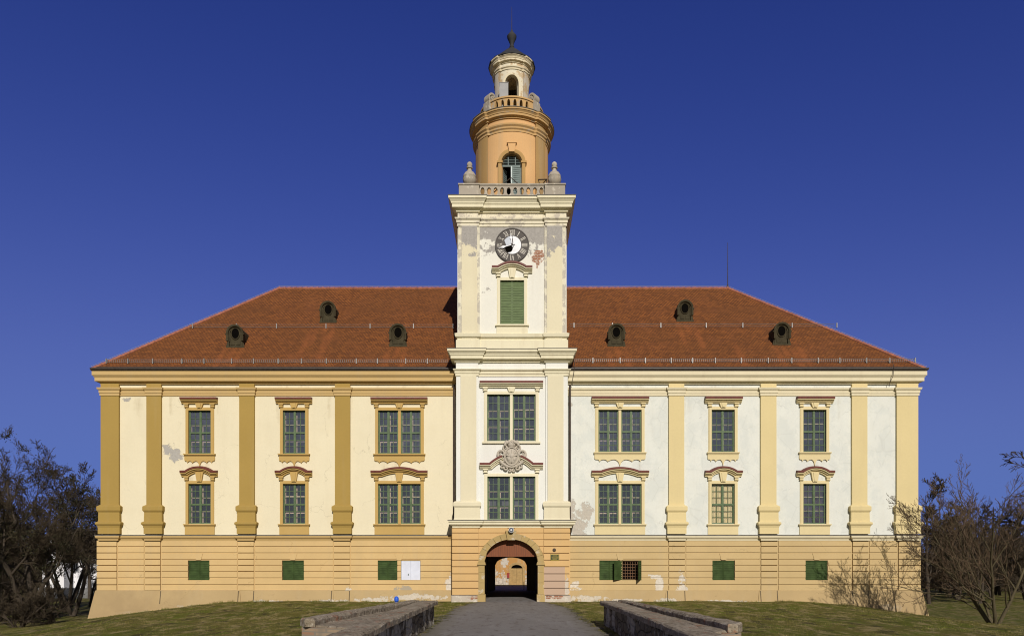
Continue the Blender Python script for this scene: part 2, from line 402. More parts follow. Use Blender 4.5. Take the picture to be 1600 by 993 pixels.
Mt['cabinet'] = simple('dull_grey_cabinet_paint', (.33, .33, .33), .9, .1, 3, 0, .1, .0)
Mt['dark_lead'] = simple('dark_weathered_lead', (.040, .040, .042), .75, .25, 3, 0, .1, .15)
Mt['wood_in'] = simple('pale_brown_sash_wood', (.78, .58, .40), 0.6, .2)
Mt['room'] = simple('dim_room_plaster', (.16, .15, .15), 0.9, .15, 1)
Mt['joint'] = simple('dirty_open_joint', (.10, .075, .045), .95, .4, 3)
Mt['board'] = None
def glass_mat(name, dust, seed, refl):
    s = NT(name)
    n_ = s.noise(1.1, 2, 0.5, s.scaled(1, 1, 1, (seed, 0, seed)))
    g = s.n('ShaderNodeBsdfGlossy', {'Color': (.9, .95, 1.0), 'Roughness': 0.05})
    b = s.n('ShaderNodeBump', {'Height': n_, 'Strength': 0.5, 'Distance': 0.06}); s.t.links.new(b.outputs[0], g.inputs['Normal'])
    t = s.n('ShaderNodeBsdfTransparent', {'Color': (.84, .86, .86)})
    df = s.n('ShaderNodeBsdfDiffuse', {'Color': s.mix(s.ramp(s.noise(2.2, 6, .7, s.scaled(1, 1, 1, (seed, 3, 1))), .35, .65), (.12, .135, .19), (.22, .24, .32))})     # dusty film, its blue put in for the sky's reflection
    m0 = s.n('ShaderNodeMixShader', {0: dust}); s.t.links.new(t.outputs[0], m0.inputs[1]); s.t.links.new(df.outputs[0], m0.inputs[2])
    m = s.n('ShaderNodeMixShader', {0: refl}); s.t.links.new(m0.outputs[0], m.inputs[1]); s.t.links.new(g.outputs[0], m.inputs[2])
    s.t.links.new(m.outputs[0], s.t.nodes['Material Output'].inputs['Surface'])
    return s.m
GL = [glass_mat('old_window_glass', .26, 0, .10), glass_mat('dusty_sky_tinted_glass', .34, 5, .08), glass_mat('clean_window_glass', .14, 9, .12)]
GLC = glass_mat('clear_window_glass', .04, 3, .06)
Mt['glass'] = GL[0]
_gr = random.Random(5)
def board_mat():
    s = NT('red_brown_planks')
    x = s.sep()[0]
    fr = s.math('FRACT', s.math('MULTIPLY', x, 8.0))
    grain = s.noise(3, 5, .6, s.scaled(8, 8, .6))
    c = s.mix(s.ramp(grain, .3, .7), (.15, .047, .017), (.21, .068, .024))
    c = s.mix(s.ramp(s.math('ABSOLUTE', s.math('SUBTRACT', fr, .5)), .44, .47), c, (.08, .03, .018))
    s.bump(s.math('ABSOLUTE', s.math('SUBTRACT', fr, .5)), .3, .01)
    return s.done(c, .65)
Mt['board'] = board_mat()
dormer_px = [(368, 541.5), (513, 503), (622, 540), (963, 539.5), (1070, 501), (1221, 537.5)]
RY0, RZ0, RK = -0.40, 12.78, 0.9280
def roof_at(py):
    t = (PY0 - py) / F
    Y = (t * CD + CH - RZ0 + RK * RY0) / (RK - t)
    return Y, RZ0 + RK * (Y - RY0)
def roof_mat(name, axis):
    s = NT(name)
    x, y, z = s.sep()
    u = x if axis == 'x' else y
    uv = s.n('ShaderNodeCombineXYZ', {0: u, 1: s.math('MULTIPLY', z, 1.46)}).outputs[0]
    br = s.n('ShaderNodeTexBrick', {'Vector': uv, 'Scale': 1.0, 'Color1': (.228, .079, .019), 'Color2': (.125, .044, .0125), 'Mortar': (.05, .02, .012),
             'Mortar Size': .012, 'Brick Width': .19, 'Row Height': .16, 'Bias': -.1})
    c = br.outputs[0]
    big = s.noise(.25, 5, .6)
    c = s.mix(s.ramp(big, .35, .7, 0, .45), c, (.118, .048, .016), 'MIX')
    c = s.mix(s.ramp(s.noise(.9, 6, .7, s.scaled(1, 1, .5)), .5, .75, 0, .45), c, (.21, .075, .028))
    lich = s.noise(5, 6, .8)
    c = s.mix(s.ramp(lich, .70, .75, 0, .6), c, (.32, .22, .11))
    c = s.mix(s.ramp(s.noise(2.1, 7, .75, s.scaled(1, 1, 1, (7, 1, 3))), .60, .68, 0, .5), c, (.075, .034, .014))
    if axis == 'x':
        st = []
        for px, py in dormer_px:
            Y, zz = roof_at(py)
            xx = X(px, Y)
            for dx, k in ((-.5, 1.2), (.45, 1.5), (.0, .7)):
                st.append((xx + dx, zz - k, .24, k * 1.1))
        st += [(-12.1, 15, .25, 1.6), (-11.0, 14.6, .2, 1.3), (13.0, 13.8, .3, 1.2), (16.6, 14.0, .25, 1.2)]
        c = s.mix(s.math('MULTIPLY', blobs(s, st, 1.0, 1.6, 1.2), .36), c, (.31, .098, .030))
    s.bump(s.math('ADD', br.outputs[1], s.math('MULTIPLY', s.math('FRACT', s.math('MULTIPLY', z, 1.46 / .16)), -1.0)), .5, .03)
    return s.done(c, .85, 0, .2)
Mt['roof_x'], Mt['roof_y'] = roof_mat('red_roof_tiles_front', 'x'), roof_mat('red_roof_tiles_side', 'y')
Mt['ridge'] = simple('pale_red_ridge_tiles', (.30, .115, .07), .8, .35, 5)

# ------------------------------------------------------------------ palace
PAL = empty('palace', (0, 0, 0), 'cream and ochre palace with red hipped roof and central clock tower', 'palace')
def part(mb, name, mat, smooth=0, parent=PAL, label=None):
    o = mb.build(name, Mt[mat] if isinstance(mat, str) else mat, parent, smooth)
    if label: o['label'] = label
    return o

XL, XR, XTL, XTR = X(162), X(1430), -3.05, 3.05
BACK = 14.7
Z0, ZSTR, ZBT = 0.0, Z(835), Z(843, -.1)
ZFR = Z(597)
# window openings of the wings -------------------------------------------------
wins = []   # cx, glass width, z0, z1, storey, double, side
for cx, wpx, dbl in ((312.5, 35, 0), (460, 35, 0), (624.3, 66.5, 1)):
    wins += [(X(cx), wpx / 28, Z(708), Z(641), 'upper', dbl, 'l'), (X(cx), wpx / 28, Z(817.5), Z(755.5), 'lower', dbl, 'l')]
for cx, wpx, dbl in ((968.5, 67.5, 1), (1129.5, 36, 0), (1272.5, 36, 0)):
    wins += [(X(cx), wpx / 28, Z(705.5), Z(640), 'upper', dbl, 'r'), (X(cx), wpx / 28, Z(817.5), Z(755.5), 'lower', dbl, 'r')]
base_ops = [(295.5, 329), (442, 476), (591, 621.5), (627, 657.5), (936, 968), (971.5, 1001.5), (1112, 1147), (1257, 1291.5)]
ZB0, ZB1 = Z(905.5, -.1), Z(875, -.1)
base_ops = [(X(a), X(b), ZB0, ZB1) for a, b in base_ops]
for sd_, x0, x1 in (('l', XL, XTL + .3), ('r', XTR - .3, XR)):
    ops = [(c - w_ / 2, c + w_ / 2, z0, z1) for c, w_, z0, z1, st, db, sd2 in wins if sd2 == sd_]
    part(column_wall(MB(), plane(0), x0, x1, ZBT - .05, 12.3, ops, .3), 'wall', 'wall_' + sd_)
    bo = [o for o in base_ops if x0 < o[0] < x1]
    xb0, xb1 = (X(153.5), XTL) if sd_ == 'l' else (XTR, X(1436.5))
    part(column_wall(MB(), plane(-.1), xb0 + .02 * (sd_ == 'l'), xb1 - .02 * (sd_ == 'r'), -1.5, ZBT + .02, bo, .35), 'basement_wall', 'base_' + sd_)
# side and back walls
for x in (XL, XR): part(MB().add([(x, 0, -2.4), (x, BACK, -2.4), (x, BACK, 12.5), (x, 0, 12.5)], [(0, 1, 2, 3)]), 'side_wall', 'wall_l')
mb = column_wall(MB(), lambda u, z, d: (u, BACK - d, z), XL, XR, -2.4, 12.5, [(-1.28, 1.12, -.4, ellipse_top(-.08, 1.2, 1.92, .60))], .6)
part(mb, 'rear_wall', 'gate')
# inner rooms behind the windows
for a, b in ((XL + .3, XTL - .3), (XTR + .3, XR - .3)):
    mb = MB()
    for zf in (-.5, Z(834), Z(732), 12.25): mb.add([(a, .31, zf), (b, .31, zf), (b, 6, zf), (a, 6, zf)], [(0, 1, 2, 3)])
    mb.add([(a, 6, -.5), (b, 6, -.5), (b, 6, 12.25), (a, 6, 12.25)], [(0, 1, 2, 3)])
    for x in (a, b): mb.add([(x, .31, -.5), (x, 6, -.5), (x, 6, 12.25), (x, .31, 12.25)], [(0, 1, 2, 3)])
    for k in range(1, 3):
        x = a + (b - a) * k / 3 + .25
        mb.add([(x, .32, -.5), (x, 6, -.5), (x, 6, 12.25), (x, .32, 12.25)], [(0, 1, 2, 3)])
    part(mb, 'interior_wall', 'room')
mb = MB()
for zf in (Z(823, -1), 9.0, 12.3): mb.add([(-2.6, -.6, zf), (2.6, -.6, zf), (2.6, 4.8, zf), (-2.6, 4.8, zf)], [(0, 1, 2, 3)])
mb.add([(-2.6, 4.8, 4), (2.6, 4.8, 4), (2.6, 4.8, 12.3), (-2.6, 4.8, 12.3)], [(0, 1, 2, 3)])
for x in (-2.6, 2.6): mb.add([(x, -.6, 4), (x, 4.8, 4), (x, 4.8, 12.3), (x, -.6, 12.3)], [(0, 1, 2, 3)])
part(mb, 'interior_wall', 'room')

# pilasters and basement pilaster strips
pil = {'l': [(160.5, 186), (229, 252), (374, 397.5), (523.5, 547)], 'r': [(1045, 1069), (1188.5, 1213), (1331, 1355), (1401, 1430.5)]}
PP = .13
pil_prof = [(.10, 833.5), (.10, 824), (.13, 821), (.20, 818.5), (.20, 816), (.09, 814), (.08, 800), (.15, 797), (.15, 791), (.06, 789), (0, 788), (0, 597)]
for sd_, lst in pil.items():
    for i, (a, b) in enumerate(lst):
        x0, x1 = X(a, -.1), X(b, -.1)
        corner = (sd_ == 'l' and i == 0) or (sd_ == 'r' and i == 3)
        if corner and sd_ == 'l': path = [(XL - .1, 1.0), (XL - .1, -PP), (x1, -PP), (x1, .02)]
        elif corner: path = [(x0, .02), (x0, -PP), (XR + .1, -PP), (XR + .1, 1.0)]
        else: path = [(x0, .02), (x0, -PP), (x1, -PP), (x1, .02)]
        part(MB().sweep(path, [(o, Z(p, -.1)) for o, p in pil_prof]), 'pilaster', 'pil_' + sd_)

def wing_path(sd_, yb, pr, side=2.5, ends=None):
    """front path along one wing stepping out pr at the pilasters"""
    xs = [(X(a, -.1), X(b, -.1)) for a, b in pil[sd_]]
    if sd_ == 'l':
        p = [(XL - .1, side), (XL - .1, yb - pr), (xs[0][1], yb - pr), (xs[0][1], yb)]
        for a, b in xs[1:]: p += [(a, yb), (a, yb - pr), (b, yb - pr), (b, yb)]
        p += [(XTL + .05, yb)]
    else:
        p = [(XTR - .05, yb)]
        for a, b in xs[:-1]: p += [(a, yb), (a, yb - pr), (b, yb - pr), (b, yb)]
        p += [(xs[-1][0], yb), (xs[-1][0], yb - pr), (XR + .1, yb - pr), (XR + .1, side)]
    return p
for sd_ in 'lr':
    za, zb = Z(618.5), Z(606.5)
    arch = [(0, za), (.04, za), (.04, za + .13), (.07, za + .14), (.07, za + .28), (.13, za + .33), (.15, zb), (0, zb + .03)]
    part(MB().sweep(wing_path(sd_, -.004, PP), arch), 'architrave', 'trim_' + sd_)
    zs0, zs1 = Z(844, -.15), Z(835.5, -.15)
    stp = [(0, zs0), (.05, zs0 + .01), (.05, zs0 + .08), (.13, zs0 + .14), (.16, zs0 + .2), (.16, zs1 - .03)]
    part(MB().sweep(wing_path(sd_, -.12, PP), stp + [(0, zs1 - .03)]), 'string_course', 'trim_' + sd_)
    part(MB().sweep(wing_path(sd_, -.12, PP), [(-.11, zs1 - .028), (.19, zs1 - .028), (.19, zs1), (-.11, zs1 + .035)]), 'lead_flashing', 'lead')
    zc = 12.05
    cor = [(0, zc), (.04, zc), (.04, zc + .05), (.08, zc + .08), (.20, zc + .13), (.24, zc + .13), (.24, zc + .32), (.27, zc + .34), (.28, zc + .38), (.33, zc + .43), (.34, zc + .43), (.34, zc + .62), (.34, zc + .65), (0, zc + .69)]
    p = [(XL - .10, 8), (XL - .10, -.06), (XTL + .1, -.06)] if sd_ == 'l' else [(XTR - .1, -.06), (XR + .10, -.06), (XR + .10, 8)]
    part(MB().sweep(p, cor), 'cornice', 'trim_' + sd_)
    # gutter with a board behind it
    gp = [(.22, 12.74), (.32, 12.73), (.38, 12.75), (.41, 12.81), (.41, 12.87), (.38, 12.87), (.37, 12.82), (.32, 12.78), (.22, 12.97)]
    part(MB().sweep(p, gp), 'gutter', 'gutter')
    # battered socle following the slope
    sp = [(.62, -2.6), (.33, -1.0), (.06, Z(922, -.1)), (0, Z(921, -.1)), (-.1, Z(921, -.1))]
    x0, x1 = X(153.5), X(1436.5)
    js = [X(v, -.1) for v in ((253, 374, 398, 519, 547) if sd_ == 'l' else (1042, 1069, 1187, 1213, 1330, 1355))]
    p = [(x0, 4), (x0, -.14), (js[0], -.14)] if sd_ == 'l' else [(XTR + .05, -.12)]
    yy_ = -.14 if sd_ == 'l' else -.12
    for j_ in js:
        yn = -.17 if yy_ > -.15 else -.12
        p += [(j_, yy_), (j_ + .001, yn)] if p[-1] != (j_, yy_) else [(j_ + .001, yn)]
        yy_ = yn
    p += [(XTL - .05, yy_)] if sd_ == 'l' else [(x1, yy_), (x1, 4)]
    part(MB().sweep(p, sp), 'socle', 'socle')
    for j_ in js:
        jm = MB()
        for k in range(6):      # open joint down the socle
            za_, zb_ = Z(922, -.1) - k * .12, Z(922, -.1) - (k + 1) * .12
            o_ = .06 + (Z(922, -.1) - za_) * .18; o2_ = .06 + (Z(922, -.1) - zb_) * .18
            jm.add([(j_ - .022, -.178 - o_, za_), (j_ + .022, -.178 - o_, za_), (j_ + .022, -.178 - o2_, zb_), (j_ - .022, -.178 - o2_, zb_)], [(0, 1, 2, 3)])
        part(jm, 'socle_joint', 'joint')

# rusticated courses
_jr = random.Random(8)
def courses(mb, x0, x1, zs, y, pr, ops, gap=.05):
    for z0, z1 in zip(zs[:-1], zs[1:]):
        z0, z1 = z0 + gap / 2 * _jr.uniform(.75, 1.3), z1 - gap / 2 * _jr.uniform(.75, 1.3)
        cuts = [(x0, x1)]
        for (a, b, q0, q1) in ops:
            if q1 > z0 + .01 and q0 < z1 - .01:
                new = []
                for c0, c1 in cuts:
                    if b <= c0 or a >= c1: new.append((c0, c1)); continue
                    if a - c0 > .02: new.append((c0, a))
                    if c1 - b > .02: new.append((b, c1))
                    if q0 - z0 > .04: mb.box(max(a, c0), min(b, c1), y - pr, y + .02, z0, q0 - .01)
                    if z1 - q1 > .04: mb.box(max(a, c0), min(b, c1), y - pr, y + .02, q1 + .01, z1)
                cuts = new
        for c0, c1 in cuts: mb.box(c0, c1, y - pr, y + .02, z0, z1)
gro = [Z(v, -.1) for v in (922, 912.5, 902, 892, 882.5, 873, 863, 853, 843.5)]
for sd_ in 'lr':
    mb = MB()
    xb0, xb1 = (X(153.5), XTL - .08) if sd_ == 'l' else (XTR + .08, X(1436.5))
    segs = []; cur = xb0
    ps = [(X(a) - .05, X(b) + .05) for a, b in pil[sd_]]
    ps[0 if sd_ == 'l' else -1] = (xb0, X(185.5)) if sd_ == 'l' else (X(1401), xb1)
    for a, b in ps:
        if a > cur + .1: segs.append((cur, a, .05))
        segs.append((a, b, .085)); cur = b
    if xb1 > cur + .1: segs.append((cur, xb1, .05))
    for a, b, pr in segs: courses(mb, a + .022, b - .022, gro, -.1, pr, base_ops)
    part(mb, 'rustication', 'base_' + sd_)
    # flared keystones over the basement openings
    for g in ([(base_ops[0],), (base_ops[1],), (base_ops[2], base_ops[3])] if sd_ == 'l' else [(base_ops[4], base_ops[5]), (base_ops[6],), (base_ops[7],)]):
        c = (g[0][0] + g[-1][1]) / 2; mb = MB()
        mb.prism([(c - .13, ZB1 + .03), (c + .13, ZB1 + .03), (c + .24, ZB1 + .40), (c - .24, ZB1 + .40)], -.18, -.12)
        part(mb, 'basement_keystone', 'base_' + sd_)

# ---------------------------------------------------------------- windows
def sash(mb, x0, x1, z0, z1, y, cols=2):
    """green frame: stiles, mid post, transom and thin glazing bars"""
    t = .055; d0, d1 = y, y + .06
    xm, zm = (x0 + x1) / 2, z0 + (z1 - z0) * .485
    mb.box(x0, x0 + t, d0, d1, z0, z1); mb.box(x1 - t, x1, d0, d1, z0, z1)
    mb.box(x0 + t, x1 - t, d0, d1, z0, z0 + t); mb.box(x0 + t, x1 - t, d0, d1, z1 - t, z1)
    mb.box(xm - .045, xm + .045, d0 - .012, d1, z0 + t, z1 - t)
    for a, b in ((x0 + t, xm - .045), (xm + .045, x1 - t)):
        mb.box(a, b, d0 - .006, d1, zm - .045, zm + .045)
        for c, d in ((z0 + t, zm - .045), (zm + .045, z1 - t)):
            mb.box(a, a + .022, d0 + .01, d1 - .01, c, d); mb.box(b - .022, b, d0 + .01, d1 - .01, c, d)
            m = (a + b) / 2
            mb.box(m - .014, m + .014, d0 + .02, d1 - .015, c, d)
            for k in (1, 2):
                zz = c + (d - c) * k / 3
                mb.box(a + .022, m - .010, d0 + .02, d1 - .015, zz - .013, zz + .013)
                mb.box(m + .010, b - .022, d0 + .02, d1 - .015, zz - .013, zz + .013)
def inner_sash(mb, x0, x1, z0, z1, y, r=_gr):
    h = z1 - z0; xm = (x0 + x1) / 2
    bars = (z0 + h * (.28 + r.uniform(-.03, .03)), z0 + h * (.66 + r.uniform(-.03, .03)))
    for zz in bars: mb.box(x0, x1, y, y + .04, zz, zz + .06)
    for xx in (x0 + .0, xm + .045):
        mb.box(xx, xx + .055, y - .006, y + .034, z0, bars[0]); mb.box(xx, xx + .055, y - .006, y + .034, z0 + h * .50, bars[1])
        if r.random() < .5: mb.box(xx, xx + .055, y - .006, y + .034, bars[1] + .06, z0 + h * .9)
        if r.random() < .6: mb.box(xx, xx + .055, y - .006, y + .034, bars[0] + .06, z0 + h * .50)
    mb.box(xm - .02, xm + .02, y + .002, y + .036, z0, z1)
HOOD = [(0, 0), (0, .10), (.07, .10), (.085, .19), (.14, .19), (.155, .28), (.21, .28), (.21, 0)]
def hood_path(cx, hw, z, rise):
    if rise <= 0: return [(cx - hw, z), (cx + hw, z)]
    p = [(cx - hw, z), (cx - hw * .62, z)]
    for k in range(1, 16):
        t = -1 + 2 * k / 16
        xx = t * .62
        s_ = (1 - abs(t) ** 2.1) if abs(t) < .9 else (1 - abs(t) ** 2.1) * .9
        p.append((cx + hw * xx, z + rise * s_))
    return p + [(cx + hw * .62, z), (cx + hw, z)]
def palace_window(cx, w_, z0, z1, y, mat, storey, dbl, wallm=None, hood=True, sill=True, hood_half=None, split_hood=False, rise_=None, label=None, glassm=None, key=True):
    x0, x1 = cx - w_ / 2, cx + w_ / 2
    s_ = MB(); t = .13
    s_.box(x0 - t, x0, y - .07, y + .05, z0 - .02, z1 + t); s_.box(x1, x1 + t, y - .07, y + .05, z0 - .02, z1 + t)
    s_.box(x0, x1, y - .07, y + .05, z1, z1 + t)
    s_.box(x0 - t - .04, x0 - t, y - .04, y + .05, z0 - .02, z1 + t + .04); s_.box(x1 + t, x1 + t + .04, y - .04, y + .05, z0 - .02, z1 + t + .04)
    s_.box(x0 - t, x1 + t, y - .04, y + .05, z1 + t, z1 + t + .04)
    if dbl: s_.box(cx - .075, cx + .075, y - .03, y + .16, z0, z1)
    win = part(s_, 'window', mat)
    if label: win['label'] = label
    for a, b in ([(x0, cx - .075), (cx + .075, x1)] if dbl else [(x0, x1)]):
        f = MB(); sash(f, a, b, z0, z1, y + .07); part(f, 'frame', 'green', parent=win)
        part(MB().add([(a, y + .115, z0), (b, y + .115, z0), (b, y + .115, z1), (a, y + .115, z1)], [(0, 1, 2, 3)]), 'glass', glassm or _gr.choice((GL[0], GL[0], GL[1]) if storey == 'upper' else (GL[0], GL[2], GL[2])), parent=win)
        f = MB(); inner_sash(f, a + .05, b - .03, z0, z1, y + .19); part(f, 'inner_sash', 'wood_in', parent=win)
    hw = hood_half or (w_ / 2 + .38)
    if hood:
        zh = z1 + (.37 if storey == 'upper' else .40)
        rise = rise_ if rise_ else 0 if storey == 'upper' else (.20 if dbl else .24)
        pth = hood_path(cx, hw, zh, rise)
        if split_hood:
            for q in (pth[:7], pth[-7:]):
                part(MB().sweep_xz(q, HOOD, y), 'hood', mat, parent=win)
                part(MB().sweep_xz(q, [(.212, 0), (.212, .32), (.31, .32), (.36, 0)], y), 'hood_flashing', 'red', parent=win)
        else:
            part(MB().sweep_xz(pth, HOOD, y), 'hood', mat, parent=win)
            part(MB().sweep_xz(pth, [(.212, 0), (.212, .32), (.31, .32), (.36, 0)], y), 'hood_flashing', 'red', parent=win)
        for sx in (x0 - .10, x1 + .10):
            b_ = MB()
            b_.box(sx - .13, sx + .13, y - .16, y, zh - .06, zh - .005); b_.box(sx - .09, sx + .09, y - .11, y, zh - .16, zh - .06); b_.box(sx - .12, sx + .12, y - .13, y, zh - .2, zh - .16)
            part(b_, 'bracket', mat, parent=win)
        if key and not split_hood:
            kt = zh + rise * .9 + .01
            part(MB().prism([(cx - .13, z1 + t - .02), (cx + .13, z1 + t - .02), (cx + .22, kt), (cx - .22, kt)], y - .13, y).prism([(cx - .06, z1 + t), (cx + .06, z1 + t), (cx + .11, kt - .002), (cx - .11, kt - .002)], y - .16, y), 'keystone', mat, parent=win)
    if sill:
        part(MB().box(x0 - .26, x1 + .26, y - .16, y + .06, z0 - .09, z0 - .025).box(x0 - .22, x1 + .22, y - .10, y, z0 - .15, z0 - .09), 'sill', mat, parent=win)
        if storey == 'upper':
            L, R = x0 - .22, x1 + .22
            pk = [.0, .10, .26, .5, .74, .90, 1.0]; dp = [.36, .55, .55, .80, .55, .55, .36]
            pts = [(L, z0 - .15)]
            for i in range(len(pk) - 1):
                for k in range(9):
                    t = k / 9
                    lo = dp[i] * (1 - t) + dp[i + 1] * t
                    arch_ = math.sin(PI * t) ** .55
                    pts.append((L + (R - L) * (pk[i] + (pk[i + 1] - pk[i]) * t), z0 - (lo * (1 - arch_) + .43 * arch_)))
            pts.append((R, z0 - .36)); pts.append((R, z0 - .15))
            part(MB().prism(pts, y - .07, y), 'apron', mat, parent=win)
        else:
            part(MB().box(x0 - .20, x1 + .20, y - .06, y, Z(834.5), z0 - .15), 'apron', mat, parent=win)
    return win
def curtain(win, x0, x1, z0, z1, y, mat):
    mb = MB(); n = 40
    vs_ = []
    for k in range(n + 1):
        u = k / n
        yy = y + .03 * math.sin(u * 55) + .02 * math.sin(u * 23)
        vs_ += [(x0 + (x1 - x0) * u, yy, z0), (x0 + (x1 - x0) * u, yy, z1)]
    mb.add(vs_, [(2 * k, 2 * k + 2, 2 * k + 3, 2 * k + 1) for k in range(n)])
    return part(mb, 'curtain', mat, 30, parent=win)
Mt['cream_blind'] = simple('cream_fabric_blind', (.85, .74, .48), .9, .1)
Mt['red_cloth'] = simple('dark_red_curtain_cloth', (.085, .018, .025), .9, .3)
for (c, w_, z0, z1, st, db, sd2) in wins:
    blind = sd2 == 'r' and st == 'lower' and abs(c - X(1129.5)) < .1
    wn_o = palace_window(c, w_, z0, z1, 0.0, 'win_' + sd2, st, db, glassm=GLC if blind else None)
    if sd2 == 'r' and st == 'lower' and abs(c - X(1129.5)) < .1:
        wn_o['label'] = 'window closed off by a cream blind'
        for a, b in ((c - w_ / 2 + .04, c - .06), (c + .06, c + w_ / 2 - .04)): curtain(wn_o, a, b, z0, z1, .165, 'cream_blind')
    if sd2 == 'r' and st == 'lower' and abs(c - X(1272.5)) < .1:
        wn_o['label'] = 'window with dark red curtains'
        curtain(wn_o, c - w_ / 2 + .02, c - .03, z0, z1, .28, 'red_cloth'); curtain(wn_o, c + .03, c + w_ / 2 - .02, z0, z1, .28, 'red_cloth')

# basement shutters
def louvre(mb, x0, x1, z0, z1, y, slat=.105, t=.05, ins=.02):
    mb.box(x0, x0 + t, y, y + .04, z0, z1); mb.box(x1 - t, x1, y, y + .04, z0, z1)
    zm = (z0 + z1) / 2
    for a, b in ((z0, z0 + t), (z1 - t, z1), (zm - t / 2, zm + t / 2)): mb.box(x0 + t, x1 - t, y + .002, y + .038, a, b)
    for a, b in ((z0 + t, zm - t / 2), (zm + t / 2, z1 - t)):
        n = max(2, int((b - a) / slat))
        for k in range(n):
            zz = a + (b - a) * (k + .5) / n; h = (b - a) / n * .62
            mb.add([(x0 + t, y + .006, zz - h), (x1 - t, y + .006, zz - h), (x1 - t, y + .034, zz + h), (x0 + t, y + .034, zz + h),
                    (x0 + t, y + .012, zz - h), (x1 - t, y + .012, zz - h), (x1 - t, y + .038, zz + h), (x0 + t, y + .038, zz + h)],
                   [(0, 1, 2, 3), (4, 5, 6, 7), (0, 1, 5, 4), (2, 3, 7, 6), (0, 3, 7, 4), (1, 2, 6, 5)])
def rot_z(mb, hx, hy, ang):
    ca, sa = math.cos(ang), math.sin(ang)
    mb.v = [(hx + (x - hx) * ca - (y - hy) * sa, hy + (x - hx) * sa + (y - hy) * ca, z) for x, y, z in mb.v]
    return mb
Mt['whiteboard'] = simple('bluish_white_board', (.60, .63, .72), .6, .08, 2)
for i, (a, b, z0, z1) in enumerate(base_ops):
    m = (a + b) / 2
    fr = MB()
    for q in ((a, a + .05, z0, z1), (b - .05, b, z0, z1), (a + .05, b - .05, z0, z0 + .05), (a + .05, b - .05, z1 - .05, z1)): fr.box(q[0], q[1], -.02, .06, q[2], q[3])
    wo = part(fr, 'basement_window', 'green2')
    if i == 3:
        wo['label'] = 'basement opening closed by a white board'
        part(MB().box(a + .02, m - .004, -.09, -.05, z0 + .01, z1 - .01).box(m + .004, b - .02, -.09, -.05, z0 + .01, z1 - .01), 'closing_board', 'whiteboard', parent=wo)
        part(MB().box(m - .16, m - .11, -.1, -.088, z0 + .25, z0 + .36), 'latch', 'green3', parent=wo)
    elif i == 5:
        wo['label'] = 'basement window with opened green shutters and an iron grille'
        g = MB()
        for k in range(8): xx = a + .05 + (b - a - .1) * k / 7; g.box(xx - .012, xx + .012, -.035, -.011, z0 + .03, z1 - .03)
        for k in range(7): zz = z0 + .05 + (z1 - z0 - .1) * k / 6; g.box(a + .03, b - .03, -.034, -.012, zz - .012, zz + .012)
        part(g, 'grille', 'rust', parent=wo)
        part(MB().box(a, b, .25, .27, z0, z1), 'interior_shade_sheet', 'black', parent=wo)  # black sheet in place of the unlit space behind the grille
        s1 = MB(); louvre(s1, a, a + .55, z0 + .02, z1 - .02, -.10); part(rot_z(s1, a, -.1, math.radians(-152)), 'shutter', 'green2', parent=wo)
        s2 = MB(); louvre(s2, b - .55, b, z0 + .02, z1 - .02, -.10); part(rot_z(s2, b, -.1, math.radians(68)), 'shutter', 'green2', parent=wo)
    else:
        for c, d in ((a + .02, m - .004), (m + .004, b - .02)):
            s1 = MB(); louvre(s1, c, d, z0 + .02, z1 - .02, -.075); part(s1, 'shutter', 'green2', parent=wo)

# ---------------------------------------------------------------- roof
ex0, ex1, ey0, ey1 = -23.27, 22.93, RY0, 15.1
rzr = 20.39; ryr = RY0 + (rzr - RZ0) / RK
rx0, rx1 = X(437, ryr), X(1137, ryr)
rf = MB()
P = [(ex0, ey0, RZ0), (ex1, ey0, RZ0), (ex1, ey1, RZ0), (ex0, ey1, RZ0), (rx0, ryr, rzr), (rx1, ryr, rzr)]
rf.add(P, [(0, 1, 5, 4), (2, 3, 4, 5)], 0); rf.add(P, [(1, 2, 5), (3, 0, 4)], 1)
rf.add([(ex0, ey0, RZ0 - .06), (ex1, ey0, RZ0 - .06), (ex1, ey1, RZ0 - .06), (ex0, ey1, RZ0 - .06)], [(0, 1, 2, 3)], 0)
roof = part(rf, 'roof', [Mt['roof_x'], Mt['roof_y']])
mb = MB()
def cap_tiles(p, q, r=.10, step=.36):
    p, q = Vector(p), Vector(q); n = int((q - p).length / step)
    for k in range(n):
        a = p.lerp(q, k / n); b = p.lerp(q, (k + 1.12) / n)
        mb.tube([a, b], [r * .86, r * 1.08], 8)
cap_tiles(P[4], P[5]); cap_tiles(P[0], P[4]); cap_tiles(P[1], P[5]); cap_tiles(P[3], P[4]); cap_tiles(P[2], P[5])
part(mb, 'ridge_tiles', 'ridge', 40, parent=roof)
up_ = lambda p, d=.17: (p[0], p[1], p[2] + d)
part(MB().tube([up_(P[0]), up_(P[4]), up_(P[5]), up_(P[1])], .009, 4), 'lightning_cable', 'cabinet', parent=roof)
def snow_guard(py, px0, px1, step):
    Y, z = roof_at(py)
    g = MB(); x0, x1 = X(px0, Y), X(px1, Y)
    for dz in (.05, .20): g.tube([(x0, Y - .06, z + dz), (x1, Y - .06, z + dz)], .011, 4)
    n = int((x1 - x0) / .11)
    if step < 2:
        for k in range(n + 1):
            xx = x0 + (x1 - x0) * k / n
            g.box(xx - .006, xx + .006, Y - .066, Y - .054, z + .05, z + .2)
    n = int((x1 - x0) / step); rr = random.Random(py + px0)
    for k in range(n + 1):
        xx = x0 + (x1 - x0) * (k + rr.uniform(-.12, .12)) / n
        g.box(xx - .025, xx + .025, Y - .09, Y - .03, z - .03, z + .26)
    return part(g, 'snow_guard', 'galv', parent=roof)
snow_guard(567.5, 166, 708, 1.35); snow_guard(512.5, 296, 708, 1.5 + 1)
snow_guard(566.5, 892, 1428, 1.35); snow_guard(511.5, 890, 1303, 2.5)
